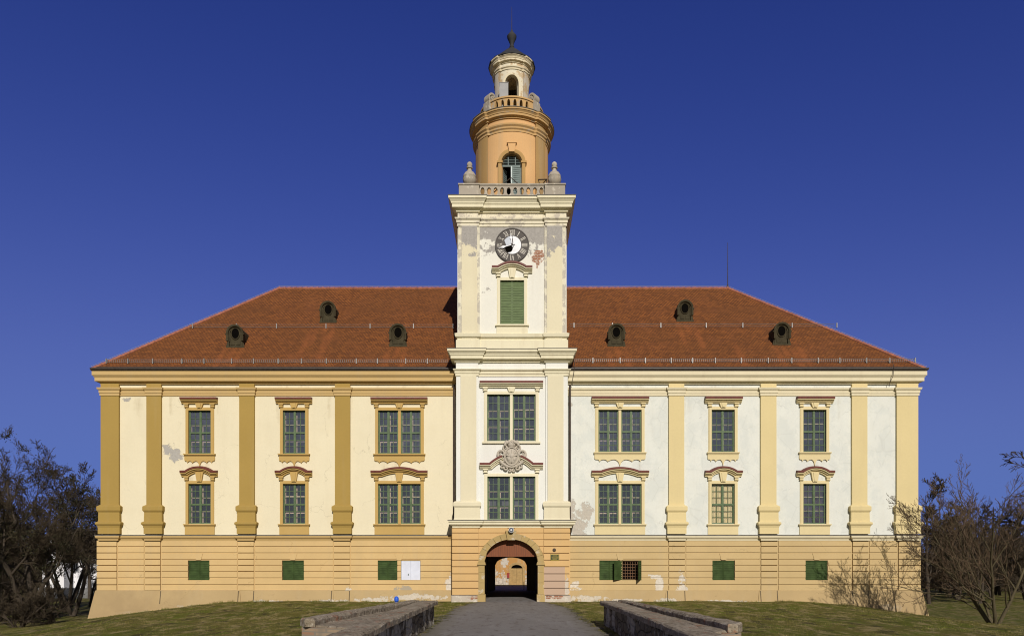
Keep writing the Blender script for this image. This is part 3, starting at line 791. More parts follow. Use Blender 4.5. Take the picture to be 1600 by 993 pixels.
# dormers
for (px, py) in dormer_px:
    Y, z = roof_at(py)
    cx = X(px, Y)
    hw, hh = .44, .76
    d = MB()
    arc = [(cx + hw * math.cos(a), z + hh + hw * math.sin(a)) for a in np.linspace(0, PI, 15)]
    outline = [(cx - hw, z - .1), (cx + hw, z - .1)] + arc
    dep = (hh + hw) / RK + .3
    n = len(outline)
    d.add([(x, Y, zz) for x, zz in outline] + [(x, Y + dep, zz) for x, zz in outline],
          [tuple(range(n)), tuple(range(2 * n - 1, n - 1, -1))] + [(i, i + n, (i + 1) % n + n, (i + 1) % n) for i in range(n)])
    do = part(d, 'dormer', 'dark_metal', 35)
    f = MB()
    f.sweep_xz([(cx - hw, z + hh * .4)] + [(cx - hw * math.cos(a), z + hh + hw * math.sin(a)) for a in np.linspace(0, PI, 17)] + [(cx + hw, z + hh * .4)],
               [(-.13, 0), (-.13, .05), (-.08, .07), (-.06, .14), (.0, .18), (.05, .18), (.05, 0)], Y)
    for s_ in (-1, 1):
        f.box(cx + s_ * (hw - .05) - .05, cx + s_ * (hw - .05) + .05, Y - .09, Y, z - .05, z + hh)
        f.box(cx + s_ * (hw + .02) - .09, cx + s_ * (hw + .02) + .09, Y - .15, Y, z + hh * .90, z + hh * .98)
        f.prism([(cx + s_ * hw, z - .05), (cx + s_ * (hw + .10), z - .05), (cx + s_ * (hw + .03), z + .25), (cx + s_ * hw, z + .25)], Y - .05, Y)
    f.box(cx - .28, cx - .03, Y - .025, Y, z + .10, z + .30); f.box(cx + .03, cx + .28, Y - .025, Y, z + .10, z + .30)
    f.box(cx - .52, cx + .52, Y - .10, Y + .02, z - .08, z + .0)
    ring = [(cx + .24 * math.cos(a), z + .76 + .32 * math.sin(a)) for a in np.linspace(PI, -PI, 25)]
    f.sweep_xz(ring, [(-.025, 0), (-.025, .04), (0, .06), (.035, .04), (.035, 0)], Y)
    part(f, 'dormer_front', 'dark_metal', 35, parent=do)
    part(MB().prism([(cx + .225 * math.cos(a), z + .76 + .305 * math.sin(a)) for a in np.linspace(0, 2 * PI, 24, endpoint=False)], Y - .02, Y + .01), 'oval_shade_disc', 'black', parent=do)  # solid black disc, painted as the shade of an opening
mb = MB().tube([(rx1, ryr, rzr), (rx1, ryr, rzr + 3.05)], [.03, .012], 6)
mb.tube([(rx1 - .12, ryr - .1, rzr + .02), (rx1, ryr, rzr + .35), (rx1 + .12, ryr + .1, rzr + .02)], .015, 5)
part(mb, 'lightning_rod', 'iron')

# ------------------------------------------------------------------ gate storey of the tower
GX = X(798.7, -1.15)
YG = -1.12
zt = lambda p: Z(p, -1.0)
GA, GS, GB = 1.46, Z(877, YG), Z(841.5, YG) - Z(877, YG)
gh0, gh1 = X(707, YG), X(890, YG)
mb = column_wall(MB(), plane(YG), gh0 + .03, gh1 - .03, -.4, zt(822), [(GX - GA, GX + GA, -.4, ellipse_top(GX, GA, GS, GB))], .55)
for x in (gh0 + .03, gh1 - .03): mb.add([(x, YG, -.4), (x, 1, -.4), (x, 1, zt(822)), (x, YG, zt(822))], [(0, 1, 2, 3)])
mb.add([(gh0 + .03, YG, zt(822)), (gh1 - .03, YG, zt(822)), (gh1 - .03, 1, zt(822)), (gh0 + .03, 1, zt(822))], [(0, 1, 2, 3)])
part(mb, 'gate_wall', 'gate')
ggro = [Z(v, YG) for v in (928.8, 918, 906.9, 895.6, 884.5, 874.2, 863.5, 852.9, 842.4, 832, 823.5)]
pl0, pl1, pr0, pr1 = X(707, YG), X(748, YG), X(849.7, YG), X(890, YG)
mb = MB()
for z0, z1 in zip(ggro[:-1], ggro[1:]):
    z0, z1 = z0 + .02, z1 - .02
    for a, b, s_ in ((pl0, pl1, -1), (pr0, pr1, 1)):
        mb.box(a, b, YG - .09, YG + .01, z0, z1)
        # return of the course along the side of the gate block
        xo = a if s_ < 0 else b
        mb.box(min(xo, xo + s_ * .03), max(xo, xo + s_ * .03), YG - .02, .0, z0, z1)
    def edge(z):       # outer edge of the arch ring at height z
        t = (z - GS) / (GB + .32)
        return (GA + .33) * math.sqrt(max(0.0, 1 - t * t)) if z > GS else GA + .33
    if z1 > GS + .1:
        for s_ in (-1, 1):
            xe = pl1 if s_ < 0 else pr0
            e0, e1 = edge(z0), edge(z1)
            inner0, inner1 = GX + s_ * max(e0, .2), GX + s_ * max(e1, .2)
            if abs(xe - GX) > e0 - .02:
                q = [(xe - s_ * .015, z0), (inner0, z0), (inner1, z1), (xe - s_ * .015, z1)]
            else:
                continue
            mb.prism(q, YG - .05, YG + .01)
part(mb, 'gate_rustication', 'gate')
part(MB().box(pl0 - .05, pl1 + .0, YG - .13, .2, -.5, ggro[0] - .02).box(pr0 - .0, pr1 + .05, YG - .13, .2, -.5, ggro[0] - .02), 'gate_plinth', 'gate_plinth')
# stone arch ring, jambs, imposts, keystone
mb = MB()
for s_ in (-1, 1):
    xa, xb = sorted((GX + s_ * (GA - .02), GX + s_ * (GA + .31)))
    zz = -.4
    for k, zn in enumerate((.42, 1.05, 1.62, Z(882, YG))):
        mb.box(xa - (.05 if k == 0 else 0), xb + (.05 if k == 0 else 0), YG - .12 - (.05 if k == 0 else 0), YG + .5, zz, zn - .008); zz = zn
    mb.box(xa - .06, xb + .06, YG - .18, YG + .5, Z(882, YG), Z(879.5, YG)); mb.box(xa - .03, xb + .03, YG - .15, YG + .5, Z(879.5, YG), Z(877, YG))
nv = 13
for k in range(nv):
    a0, a1 = PI - PI * (k + .02) / nv, PI - PI * (k + .98) / nv
    aa = np.linspace(a0, a1, 5)
    inner = [(GX + (GA - .02) * math.cos(a), GS + (GB - .02) * math.sin(a)) for a in aa]
    outer = [(GX + (GA + .31) * math.cos(a), GS + (GB + .31) * math.sin(a)) for a in aa[::-1]]
    mb.prism(inner + outer, YG - .12, YG + .5)
part(mb, 'gate_arch', 'arch_stone')
zk = GS + GB
part(MB().prism([(GX - .20, zk - .06), (GX + .20, zk - .06), (GX + .30, zk + .46), (GX - .30, zk + .46)], YG - .22, YG), 'gate_keystone', 'arch_stone')
# red-brown plank board in the arch head
bz = Z(869, -.75)
arcp = [(GX + (GA + .05) * math.cos(a), GS + (GB + .05) * math.sin(a)) for a in np.linspace(0, PI, 33)]
arcp = [(x, max(z, bz)) for x, z in arcp]
part(MB().prism([(GX - GA - .05, bz), (GX + GA + .05, bz)] + arcp[1:-1], -.80, -.74), 'arch_board', 'board')
part(MB().box(GX - GA - .05, GX + GA + .05, -.86, -.80, bz - .0, bz + .09), 'board_beam', 'board')
# passage: side walls, vault
mb = MB(); pa = 1.78
for s_ in (-1, 1):
    mb.add([(GX + s_ * pa, YG + .54, -.4), (GX + s_ * pa, BACK - .5, -.4), (GX + s_ * pa, BACK - .5, 2.3), (GX + s_ * pa, YG + .54, 2.3)], [(0, 1, 2, 3)])
vv = [(GX + pa * math.cos(a), 2.3 + 1.3 * math.sin(a)) for a in np.linspace(0, PI, 17)]
mb.add([(x, YG + .54, z) for x, z in vv] + [(x, BACK - .5, z) for x, z in vv], [(i, i + 1, i + 18, i + 17) for i in range(16)])
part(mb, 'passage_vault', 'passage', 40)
# opened gate leaves folded against the passage walls
for s_ in (-1, 1):
    mb = MB(); xx = GX + s_ * 1.50
    mb.box(min(xx, xx + s_ * .07), max(xx, xx + s_ * .07), -.5, .9, .03, 2.42)
    part(mb, 'gate_leaf', 'board')

def tpath(hx, yf, br=0.0, bx=1.84, cx=0.0, yb=5.1):
    if br == 0: return [(cx - hx, yb), (cx - hx, yf), (cx + hx, yf), (cx + hx, yb)]
    return [(cx - hx, yb), (cx - hx, yf - br), (cx - bx, yf - br), (cx - bx, yf), (cx + bx, yf), (cx + bx, yf - br), (cx + hx, yf - br), (cx + hx, yb)]
# gate cornice
za, zb = Z(823.5, -1.3), Z(812, -1.3)
gp = [(0, za), (.06, za), (.06, za + .07), (.10, za + .09), (.22, za + .17), (.22, za + .26), (.27, za + .30), (.27, zb - .03), (0, zb - .01)]
part(MB().sweep(tpath(3.17, YG, .09, 1.80, .0, .6), gp), 'gate_cornice', 't_trim')
part(MB().sweep(tpath(3.17, YG, .09, 1.80, .0, .6), [(-.2, zb - .028), (.30, zb - .028), (.30, zb), (-.2, zb + .05)]), 'lead_flashing', 'lead')

# ---------------------------------------------------------------- main storey of the tower
HX = 3.03
TW = [(X(799.0, -1), 75.8 * .0348, zt(688.5), zt(616), 'upper'), (X(799.0, -1), 75 * .0348, zt(811), zt(744), 'lower')]
ops = [(c - w_ / 2, c + w_ / 2, a, b) for c, w_, a, b, _ in TW]
mb = column_wall(MB(), plane(-1.0), -HX + .02, HX - .02, zt(822), zt(560), ops, .3)
for x in (-HX + .02, HX - .02): mb.add([(x, -1, zt(822)), (x, 5.1, zt(822)), (x, 5.1, zt(560)), (x, -1, zt(560))], [(0, 1, 2, 3)])
mb.add([(-HX, 5.1, 10), (HX, 5.1, 10), (HX, 5.1, zt(560)), (-HX, 5.1, zt(560))], [(0, 1, 2, 3)])
part(mb, 'tower_wall', 't_white')
def tower_pilasters(z0, z1, baseprof, strip, shaft, sa=(713, 747.5), sb=(719.8, 744.5), yf=-1.0, zcap=None):
    for s_ in (-1, 1):
        a, b = (X(sa[0], -1), X(sa[1], -1))
        c, d = (X(sb[0], -1), X(sb[1], -1))
        if s_ > 0: a, b, c, d = -b, -a, -d, -c
        yb = .6
        if s_ < 0: path = [(a, yb), (a, yf - .09), (b, yf - .09), (b, yf + .01)]
        else: path = [(a, yf + .01), (a, yf - .09), (b, yf - .09), (b, yb)]
        p = part(MB().sweep(path, [(0, z0), (0, z1)]), 'corner_strip', strip)
        part(MB().box(c, d, yf - .15, yf - .08, z0 + .3, z1), 'pilaster', shaft)
        if baseprof: part(MB().sweep(path, baseprof), 'pilaster_base', shaft)
tower_pilasters(zt(822), zt(588), [(.0, zt(823)), (.10, zt(822.5)), (.10, zt(818)), (.14, zt(813)), (.10, zt(809)), (.09, zt(793)), (.15, zt(790)), (.15, zt(785)), (.08, zt(783)), (.0, zt(782.5))], 't_white', 't_beige')
def arch_prof(za, zb, k=1.0): return [(0, za), (.04 * k, za), (.04 * k, za + (zb - za) * .35), (.08 * k, za + (zb - za) * .4), (.08 * k, za + (zb - za) * .7), (.15 * k, za + (zb - za) * .85), (.17 * k, zb), (0, zb + .04)]
part(MB().sweep(tpath(HX, -1.0, .10), arch_prof(zt(588), zt(577.5))), 'architrave', 't_trim')
part(MB().sweep(tpath(HX, -1.0, .10), [(.01, zt(577)), (.01, zt(565))]), 'frieze', 't_white')
zc = zt(566.5)
def cornice(z0, h, o):
    return [(0, z0), (o * .2, z0), (o * .2, z0 + h * .10), (o * .55, z0 + h * .22), (o * .62, z0 + h * .22), (o * .62, z0 + h * .46), (o * .70, z0 + h * .48), (o * .73, z0 + h * .53), (o * .73, z0 + h * .58), (o * .92, z0 + h * .76), (o * .95, z0 + h * .78), (o, z0 + h * .78), (o, z0 + h * .97), (0, z0 + h * 1.12)]
zc1 = Z(544, -1.5)
part(MB().sweep(tpath(HX, -1.0, .10), cornice(zc, zc1 - zc, .45)), 'cornice', 't_trim')
part(MB().sweep(tpath(HX, -1.0, .10), [(.0, zc1 + .09), (.475, zc1 - .015), (.475, zc1 + .01), (0, zc1 + .11)]), 'lead_flashing', 'lead')
for c, w_, a, b, st in TW:
    palace_window(c, w_, a, b, -1.0, 't_trim', st, True, hood_half=1.72, split_hood=(st == 'lower'), sill=False, rise_=(.50 if st == 'lower' else None))
c, w_, a, b, _ = TW[0]
part(MB().box(c - w_ / 2 - .26, c + w_ / 2 + .26, -1.12, -1.0, a - .14, a - .03), 'sill', 't_trim')

# carved coat of arms on the broken hood
AX, AZ = X(799.5, -1.2), zt(713.5)
ca = MB()
def relief(mb, cx, cz, rx, rz, y, d, nx=18, nr=7, shape=None):
    vs_ = [(cx, y - d, cz)]; fs_ = []
    for j in range(1, nr + 1):
        t = j / nr
        for i in range(nx):
            a = 2 * PI * i / nx
            k = shape(a) if shape else 1
            vs_.append((cx + rx * k * t * math.cos(a), y - d * math.sqrt(max(0, 1 - t * t)), cz + rz * k * t * math.sin(a)))
    for i in range(nx): fs_.append((0, 1 + i, 1 + (i + 1) % nx))
    for j in range(nr - 1):
        for i in range(nx): fs_.append((1 + j * nx + i, 1 + (j + 1) * nx + i, 1 + (j + 1) * nx + (i + 1) % nx, 1 + j * nx + (i + 1) % nx))
    mb.add(vs_, fs_)
def scroll(mb, cx, cz, r, turns, a0, sgn, y, th, tail=None):
    pts = []; rad = []
    n = int(26 * turns)
    for k in range(n + 1):
        t = k / n
        rr = r * (1 - .85 * t); a = a0 + sgn * 2 * PI * turns * t
        pts.append((cx + rr * math.cos(a), y - .06 - .10 * t, cz + rr * math.sin(a))); rad.append(th * (1 - .5 * t))
    if tail:
        m = len(tail); pts = list(tail) + pts; rad = [th * (.5 + .5 * i / m) for i in range(m)] + rad
    mb.tube(pts, rad, 7)
shield = lambda a: 1.0 - .10 * abs(math.cos(2 * a)) + (.10 if math.sin(a) < -.8 else 0)
yb = -1.02
relief(ca, AX, AZ - .02, .52, .66, yb, .22, 28, 8, shield)
relief(ca, AX, AZ + .02, .36, .46, yb - .14, .14, 24, 6, shield)
ca.sweep_xz([(AX + .38 * math.cos(a), AZ + .02 + .48 * math.sin(a)) for a in np.linspace(PI, -PI, 29)], [(-.03, 0), (-.03, .03), (.03, .03), (.03, 0)], yb - .17)
for s_ in (-1, 1):
    scroll(ca, AX + s_ * .55, AZ + .16, .24, 1.5, -PI / 2, s_ * 1, yb, .075)
    scroll(ca, AX + s_ * .50, AZ - .16, .20, 1.2, PI * (.5 if s_ > 0 else .5), -s_, yb, .065)
    ca.tube([(AX + s_ * .74, yb - .08, AZ + .2), (AX + s_ * .70, yb - .1, AZ - .05), (AX + s_ * .56, yb - .12, AZ - .32), (AX + s_ * .3, yb - .14, AZ - .5), (AX, yb - .12, AZ - .58)], [.05, .075, .08, .07, .05], 7)
    scroll(ca, AX + s_ * .30, AZ - .62, .17, 1.3, PI * (.9 if s_ > 0 else .1), -s_, yb, .06)
    scroll(ca, AX + s_ * .52, AZ - .52, .13, 1.2, PI * .5, s_, yb, .05)
    scroll(ca, AX + s_ * .12, AZ - .74, .10, 1.2, PI * .5, s_, yb, .045)
    scroll(ca, AX + s_ * .34, AZ + .50, .15, 1.2, -PI / 2, s_, yb, .055)
    for k in range(5):
        a = math.radians(30 + 25 * k)
        relief(ca, AX + s_ * (.18 + .2 * math.cos(a)), AZ + .66 + .16 * math.sin(a) * (1 if k % 2 else .7), .09, .12, yb - .05, .16, 10, 4)
for k in range(9):
    a = PI * k / 8
    relief(ca, AX + .36 * math.cos(a), AZ + .62 + .18 * math.sin(a), .075, .10, yb - .1, .12, 10, 4)
relief(ca, AX, AZ + .66, .24, .22, yb, .22, 16, 5)
relief(ca, AX + .05, AZ + .86, .10, .09, yb, .16, 12, 4)
# charges on the shield: quarters with a small inner shield
ca.box(AX - .012, AX + .012, yb - .30, yb - .2, AZ - .33, AZ + .40); ca.box(AX - .30, AX + .30, yb - .295, yb - .2, AZ + .03, AZ + .055)
for sx, sz in ((-.16, .2), (.16, .2), (-.15, -.15), (.15, -.15)): relief(ca, AX + sx, AZ + sz, .08, .12, yb - .22, .07, 10, 4)
relief(ca, AX, AZ + .02, .11, .14, yb - .26, .06, 12, 4)
part(ca, 'coat_of_arms', 'stone_pale', 50)

# ---------------------------------------------------------------- belfry storey
HB = 2.99; yB = -.95
zp0, zp1 = zc1 + .05, zt(530)
LW = (X(800.2, -1), 37.5 * .0348, zt(506), zt(437.8))
lc, lw, lz0, lz1 = LW
mb = column_wall(MB(), plane(yB), -HB + .02, HB - .02, zp0, zt(330), [(lc - lw / 2, lc + lw / 2, lz0, lz1)], .3)
for x in (-HB + .02, HB - .02): mb.add([(x, yB, zp0), (x, 5.05, zp0), (x, 5.05, zt(330)), (x, yB, zt(330))], [(0, 1, 2, 3)])
mb.add([(-HB, 5.05, zp0), (HB, 5.05, zp0), (HB, 5.05, zt(330)), (-HB, 5.05, zt(330))], [(0, 1, 2, 3)])
part(mb, 'tower_wall', 'b_white')
tower_pilasters(zp0, zt(354), None, 'b_edge', 'b_beige', (716, 749.5), (721.5, 745.5), yB)
zz0, zz1 = zt(532), zt(520.5)
part(MB().sweep(tpath(HB - .05, yB, .10), [(.10, zp0), (.10, zz0), (.03, zz0 + .03), (.03, zz0 + .1), (.14, zz0 + .18), (.17, zz1 - .06), (.06, zz1), (0, zz1 + .02)]), 'base_moulding', 't_trim')
part(MB().sweep(tpath(HB - .05, yB, .10), arch_prof(zt(354), zt(342))), 'architrave', 'b_frieze')
part(MB().sweep(tpath(HB - .05, yB, .10), [(.01, zt(342)), (.01, zt(330))]), 'frieze', 'b_frieze')
zc0, zc2 = zt(332.5), Z(306, -1.4)
part(MB().sweep(tpath(HB - .05, yB, .10), cornice(zc0, zc2 - zc0, .48)), 'cornice', 't_trim')
part(MB().sweep(tpath(HB - .05, yB, .10), [(.0, zc2 + .08), (.505, zc2 - .02), (.505, zc2 + .01), (0, zc2 + .10)]), 'lead_flashing', 'lead')
# louvred window
win = palace_window(lc, lw, lz0, lz1, yB, 't_trim', 'lower', False, sill=False, hood_half=1.10, label='belfry window closed by green louvred shutters')
for ch in list(win.children):
    if ch.name.split('.')[0] in ('frame', 'glass', 'inner_sash'): bpy.data.objects.remove(ch)
for a, b in ((lc - lw / 2 + .01, lc - .004), (lc + .004, lc + lw / 2 - .01)):
    s1 = MB(); louvre(s1, a, b, lz0 + .01, lz1 - .01, yB + .03, .085); part(s1, 'shutter', 'bshut', parent=win)
part(MB().box(lc - lw / 2 - .26, lc + lw / 2 + .26, yB - .15, yB, lz0 - .11, lz0 - .03).box(lc - lw / 2 - .2, lc + lw / 2 + .2, yB - .06, yB, zt(522), lz0 - .11), 'sill', 't_trim', parent=win)

# clock
KX, KZ, KR = X(800.2, -1), zt(383), .905
def disc(mb, cx, cz, r, y0, y1, n=48, a0=0, a1=2 * PI):
    mb.prism([(cx + r * math.cos(a), cz + r * math.sin(a)) for a in np.linspace(a0, a1, n, endpoint=False)], y0, y1)
Mt['clock_black'] = simple('brown_black_clock_plate', (.035, .026, .02), .55, .25, 3)
Mt['clock_white'] = simple('chipped_white_enamel', (.62, .63, .66), .4, .12, 5)
Mt['clock_grey'] = simple('grey_blue_enamel', (.36, .40, .46), .4, .12, 5)
Mt['numeral'] = simple('weathered_pale_numerals', (.52, .49, .43), .6, .3, 8)
yk = yB - .07
clock = MB(); disc(clock, KX, KZ, KR, yk, yB)
clock.sweep_xz([(KX + KR * math.cos(a), KZ + KR * math.sin(a)) for a in np.linspace(PI, -PI, 49)], [(-.03, 0), (-.03, .02), (.02, .02), (.02, 0)], yk)
clock = part(clock, 'clock', 'clock_black', 40)
m_ = MB(); ri = .49
m_.prism([(KX + .02, KZ + .49)] + [(KX + ri * math.cos(a), KZ + ri * math.sin(a)) for a in np.linspace(math.radians(88), math.radians(-118), 30)] + [(KX - .02, KZ - .30), (KX + .08, KZ - .12), (KX + .05, KZ + .2)], yk - .02, yk)
part(m_, 'clock_inner_dial', 'clock_white', parent=clock)
m_ = MB(); m_.prism([(KX - .06, KZ + .47)] + [(KX + ri * math.cos(a), KZ + ri * math.sin(a)) for a in np.linspace(math.radians(105), math.radians(150), 8)] + [(KX - .32, KZ - .02), (KX - .07, KZ + .04)], yk - .018, yk)
part(m_, 'clock_dial_fragment', 'clock_grey', parent=clock)
m_ = MB(); disc(m_, KX - .17, KZ - .20, .20, yk - .03, yk, 18); part(m_, 'hole_shade_disc', 'black', parent=clock)  # black disc on the plate, painting the dark of a hole
def stroke(mb, x0, z0, x1, z1, t, ox, oz, ang):
    """bar in numeral space (x right, z outward), then turned to the clock angle"""
    d = Vector((x1 - x0, z1 - z0)).normalized(); nn = Vector((-d.y, d.x)) * t / 2
    q = [Vector((x0, z0)) + nn, Vector((x0, z0)) - nn, Vector((x1, z1)) - nn, Vector((x1, z1)) + nn]
    ca_, sa_ = math.cos(ang), math.sin(ang)
    mb.prism([(ox + p.x * ca_ + p.y * sa_, oz - p.x * sa_ + p.y * ca_) for p in q], yk - .012, yk)
H0, H1 = .535, .83
for h, tx in enumerate(('XII', 'I', 'II', 'III', 'IIII', 'V', 'VI', 'VII', 'VIII', 'IX', 'X', 'XI')):
    ang = 2 * PI * h / 12; nm = MB()
    wd = {'I': .07, 'V': .15, 'X': .15}; tot = sum(wd[c] for c in tx); xx = -tot / 2
    for c in tx:
        w2 = wd[c]; mx = xx + w2 / 2
        if c == 'I': stroke(nm, mx, H0, mx, H1, .035, KX, KZ, ang)
        elif c == 'V': stroke(nm, mx, H0, mx - .055, H1, .034, KX, KZ, ang); stroke(nm, mx, H0, mx + .055, H1, .02, KX, KZ, ang)
        else: stroke(nm, mx + .055, H0, mx - .055, H1, .034, KX, KZ, ang); stroke(nm, mx - .055, H0, mx + .055, H1, .02, KX, KZ, ang)
        xx += w2
    part(nm, 'numeral', 'numeral', parent=clock)
def hand(ang, L, w_, y, back):
    mb = MB(); ca_, sa_ = math.cos(ang), math.sin(ang)
    T = lambda x, z: (KX + x * ca_ + z * sa_, KZ - x * sa_ + z * ca_)
    mb.prism([T(*p) for p in ((-.02, -back), (.02, -back), (.025, L * .45), (w_, L * .62), (.02, L * .78), (0, L), (-.02, L * .78), (-w_, L * .62), (-.025, L * .45))], y - .014, y)
    return part(mb, 'clock_hand', 'clock_white', parent=clock)
hand(math.radians(-8), .62, .075, yk - .05, .12); hand(math.radians(-105), .80, .07, yk - .07, .16)
m_ = MB(); disc(m_, KX, KZ, .05, yk - .09, yk, 16); part(m_, 'clock_hub', 'clock_black', parent=clock)
for s_ in (-1, 1):      # clocks and hoods on the side faces, seen edge-on
    m_ = MB(); m_.lathe([(.0, 0), (KR, 0), (KR, .08), (0, .08)], n=40)
    m_.v = [(s_ * (HB - .02 + z), 2.05 + x, KZ + y) for x, y, z in m_.v]
    part(m_, 'clock', 'clock_black', label='clock on the side of the tower, seen edge-on')

# ---------------------------------------------------------------- terrace, balustrade, urns
zT = zc2 + .08
part(MB().box(-HB, HB, -1.0, 5.05, zT - .3, zT), 'terrace_slab', 'stone')
px0 = X(717, -1); pw = 1.10; zPt = Z(286, -1.0)
for sx in (-1, 1):
    for sy in (0, 1):
        a, b = (px0, px0 + pw) if sx < 0 else (-px0 - pw, -px0)
        y0, y1 = (-1.0, .1) if sy == 0 else (3.95, 5.05)
        mb = MB().box(a, b, y0, y1, zT - .02, zPt - .10).box(a - .04, b + .04, y0 - .04, y1 + .04, zPt - .10, zPt - .02).box(a - .02, b + .02, y0 - .02, y1 + .02, zT - .02, zT + .1)
        ped = part(mb, 'pedestal', 'stone')
        cxu, cyu = (a + b) / 2 + (-.0 if sx < 0 else .0), (y0 + y1) / 2
        up = [(.20, 0), (.22, .05), (.14, .09), (.12, .13), (.24, .20), (.33, .33), (.365, .50), (.355, .60), (.37, .62), (.35, .66), (.33, .74), (.25, .86), (.15, .93), (.12, 1.0), (.11, 1.07), (.17, 1.10), (.18, 1.15), (.12, 1.18), (.12, 1.22), (.155, 1.28), (.14, 1.38), (.08, 1.45), (.0, 1.48)]
        u = MB().lathe([(r, zPt - .02 + z) for r, z in up], (cxu, cyu), 32, rfn=None)
        u.v = [(cxu + (x - cxu) * (1 + (.035 * math.cos(20 * math.atan2(y - cyu, x - cxu)) if .15 < z - zPt < .6 else 0)), cyu + (y - cyu) * (1 + (.035 * math.cos(20 * math.atan2(y - cyu, x - cxu)) if .15 < z - zPt < .6 else 0)), z) for x, y, z in u.v]
        part(u, 'urn', 'stone', 40, parent=ped)
def oval_ops(u0, u1, n, zc_, rz, rx):
    r = []
    for k in range(n):
        c_ = u0 + (u1 - u0) * (k + .5) / n
        t = lambda u, c_=c_: zc_ + rz * math.sqrt(max(0, 1 - ((u - c_) / rx) ** 2))
        b = lambda u, c_=c_: zc_ - rz * math.sqrt(max(0, 1 - ((u - c_) / rx) ** 2))
        r.append((c_ - rx, c_ + rx, b, t))
    return r
bx0, bx1 = px0 + pw, -px0 - pw
zb0, zb1 = zT, Z(287.5, -.8)
for (f, a, b, n_) in ((lambda u, z, d: (u, -.82 + d, z), bx0, bx1, 10), (lambda u, z, d: (u, 4.87 - d, z), bx0, bx1, 10),
                      (lambda u, z, d: (-HB + .2 + d, u, z), .1, 3.95, 10), (lambda u, z, d: (HB - .2 - d, u, z), .1, 3.95, 10)):
    mb = column_wall(MB(), f, a, b, zb0, zb1 - .08, oval_ops(a, b, n_, zb0 + .48, .20, .115), .16)
    for d in (.16,): column_wall(mb, lambda u, z, dd, f=f, d=d: f(u, z, d), a, b, zb0, zb1 - .08, oval_ops(a, b, n_, zb0 + .48, .20, .115), 0.001)
    p, q = f(a, 0, -.05), f(b, 0, .21)
    mb.box(min(p[0], q[0]), max(p[0], q[0]), min(p[1], q[1]), max(p[1], q[1]), zb1 - .08, zb1)
    part(mb, 'balustrade', 'stone')

# ---------------------------------------------------------------- round drum
DX, DY, DR = X(799.7, 2.05), 2.05, 2.12
def cyl(r): return lambda u, z, d: (DX + (r - d) * math.sin(u), DY - (r - d) * math.cos(u), z)
zd0, zd1 = zT, 27.0
da = .57 / DR; dsp = Z(253, -.05); dtop = Z(238.5, -.05) - dsp
def dops(): return [(k * PI / 2 - da, k * PI / 2 + da, zd0 + .1, (lambda u, k=k: dsp + dtop * math.sqrt(max(0, 1 - ((u - k * PI / 2) / da) ** 2)))) for k in (0,)]
part(column_wall(MB(), cyl(DR), -PI, PI, zd0, zd1, dops(), .35, 96), 'drum_wall', 'drum', 40)
pa0, pa1 = math.radians(37.5), math.radians(60.5)
PIL_A = [math.radians(v) for v in (-90 - 49, -90 + 49, 90 - 49, 90 + 49)]
for a_ in PIL_A:
    h_ = math.radians(11.5); mb = MB()
    mb.lathe([(DR - .02, zd0), (DR + .09, zd0), (DR + .09, zd1), (DR - .02, zd1)], (DX, DY), 6, a_ - h_, a_ + h_)
    part(mb, 'drum_pilaster', 'drum_pil', 30)
def ress(amp, hw=13):
    def f(a):
        for p in PIL_A:
            if abs(math.degrees((a - p + PI) % (2 * PI) - PI)) < hw: return amp
        return 0.0
    return f
def cornice_r(z0, h, r, o): return [(r, z0)] + [(r + a, b) for a, b in cornice(z0, h, o)[1:-1]] + [(r, z0 + h * 1.0)]
zm0, zm1 = Z(205, -.1), Z(194, -.1)
part(MB().lathe([(DR, zm0), (DR + .03, zm0), (DR + .03, zm0 + .1), (DR + .09, zm0 + .16), (DR + .09, zm0 + .24), (DR + .16, zm0 + .32), (DR + .17, zm1), (DR, zm1 + .04)], (DX, DY), 144, rfn=ress(.085)), 'drum_moulding', 'drum_trim', 25)
zk0, zk1 = Z(184, -.15), Z(167, -.35)
part(MB().lathe(cornice_r(zk0, zk1 - zk0, DR, .34), (DX, DY), 144, rfn=ress(.085)), 'drum_cornice', 'drum_trim', 25)
part(MB().lathe([(1.5, zk1 + .09), (DR + .37, zk1 - .02), (DR + .37, zk1 + .01), (1.5, zk1 + .12)], (DX, DY), 144, rfn=ress(.085)), 'lead_flashing', 'lead', 25)
# drum window: surround, keystone, imposts, louvres, rails
yw = DY - DR
mb = MB()
w0 = .57
arcw = [(DX - w0 - .1, zd0 + .1)] + [(DX - (w0 + .1) * math.cos(a), dsp + (dtop + .1) * math.sin(a)) for a in np.linspace(0, PI, 21)] + [(DX + w0 + .1, zd0 + .1)]
mb.sweep_xz(arcw, [(-.1, -.12), (-.1, .03), (0.02, .05), (.09, .03), (.09, -.12)], yw)
for s_ in (-1, 1): mb.box(DX + s_ * (w0 + .1) - .16, DX + s_ * (w0 + .1) + .16, yw - .08, yw + .12, dsp - .08, dsp + .02)
dw = part(mb, 'drum_window', 'drum_pil', 40)
kz = dsp + dtop
part(MB().prism([(DX - .15, kz + .0), (DX + .15, kz + .0), (DX + .23, kz + .50), (DX - .23, kz + .50)], yw - .12, yw + .1).prism([(DX - .28, kz + .47), (DX + .28, kz + .47), (DX + .24, kz + .56), (DX - .24, kz + .56)], yw - .15, yw + .1), 'keystone', 'drum', parent=dw)
mb = MB()     # fixed louvred lunette
zl = dsp - .12
mb.box(DX - w0, DX + w0, yw + .2, yw + .26, zl - .05, zl + .03)
for xx in (-.2, .2): mb.box(DX + xx - .022, DX + xx + .022, yw + .19, yw + .25, zl, dsp + dtop * .92)
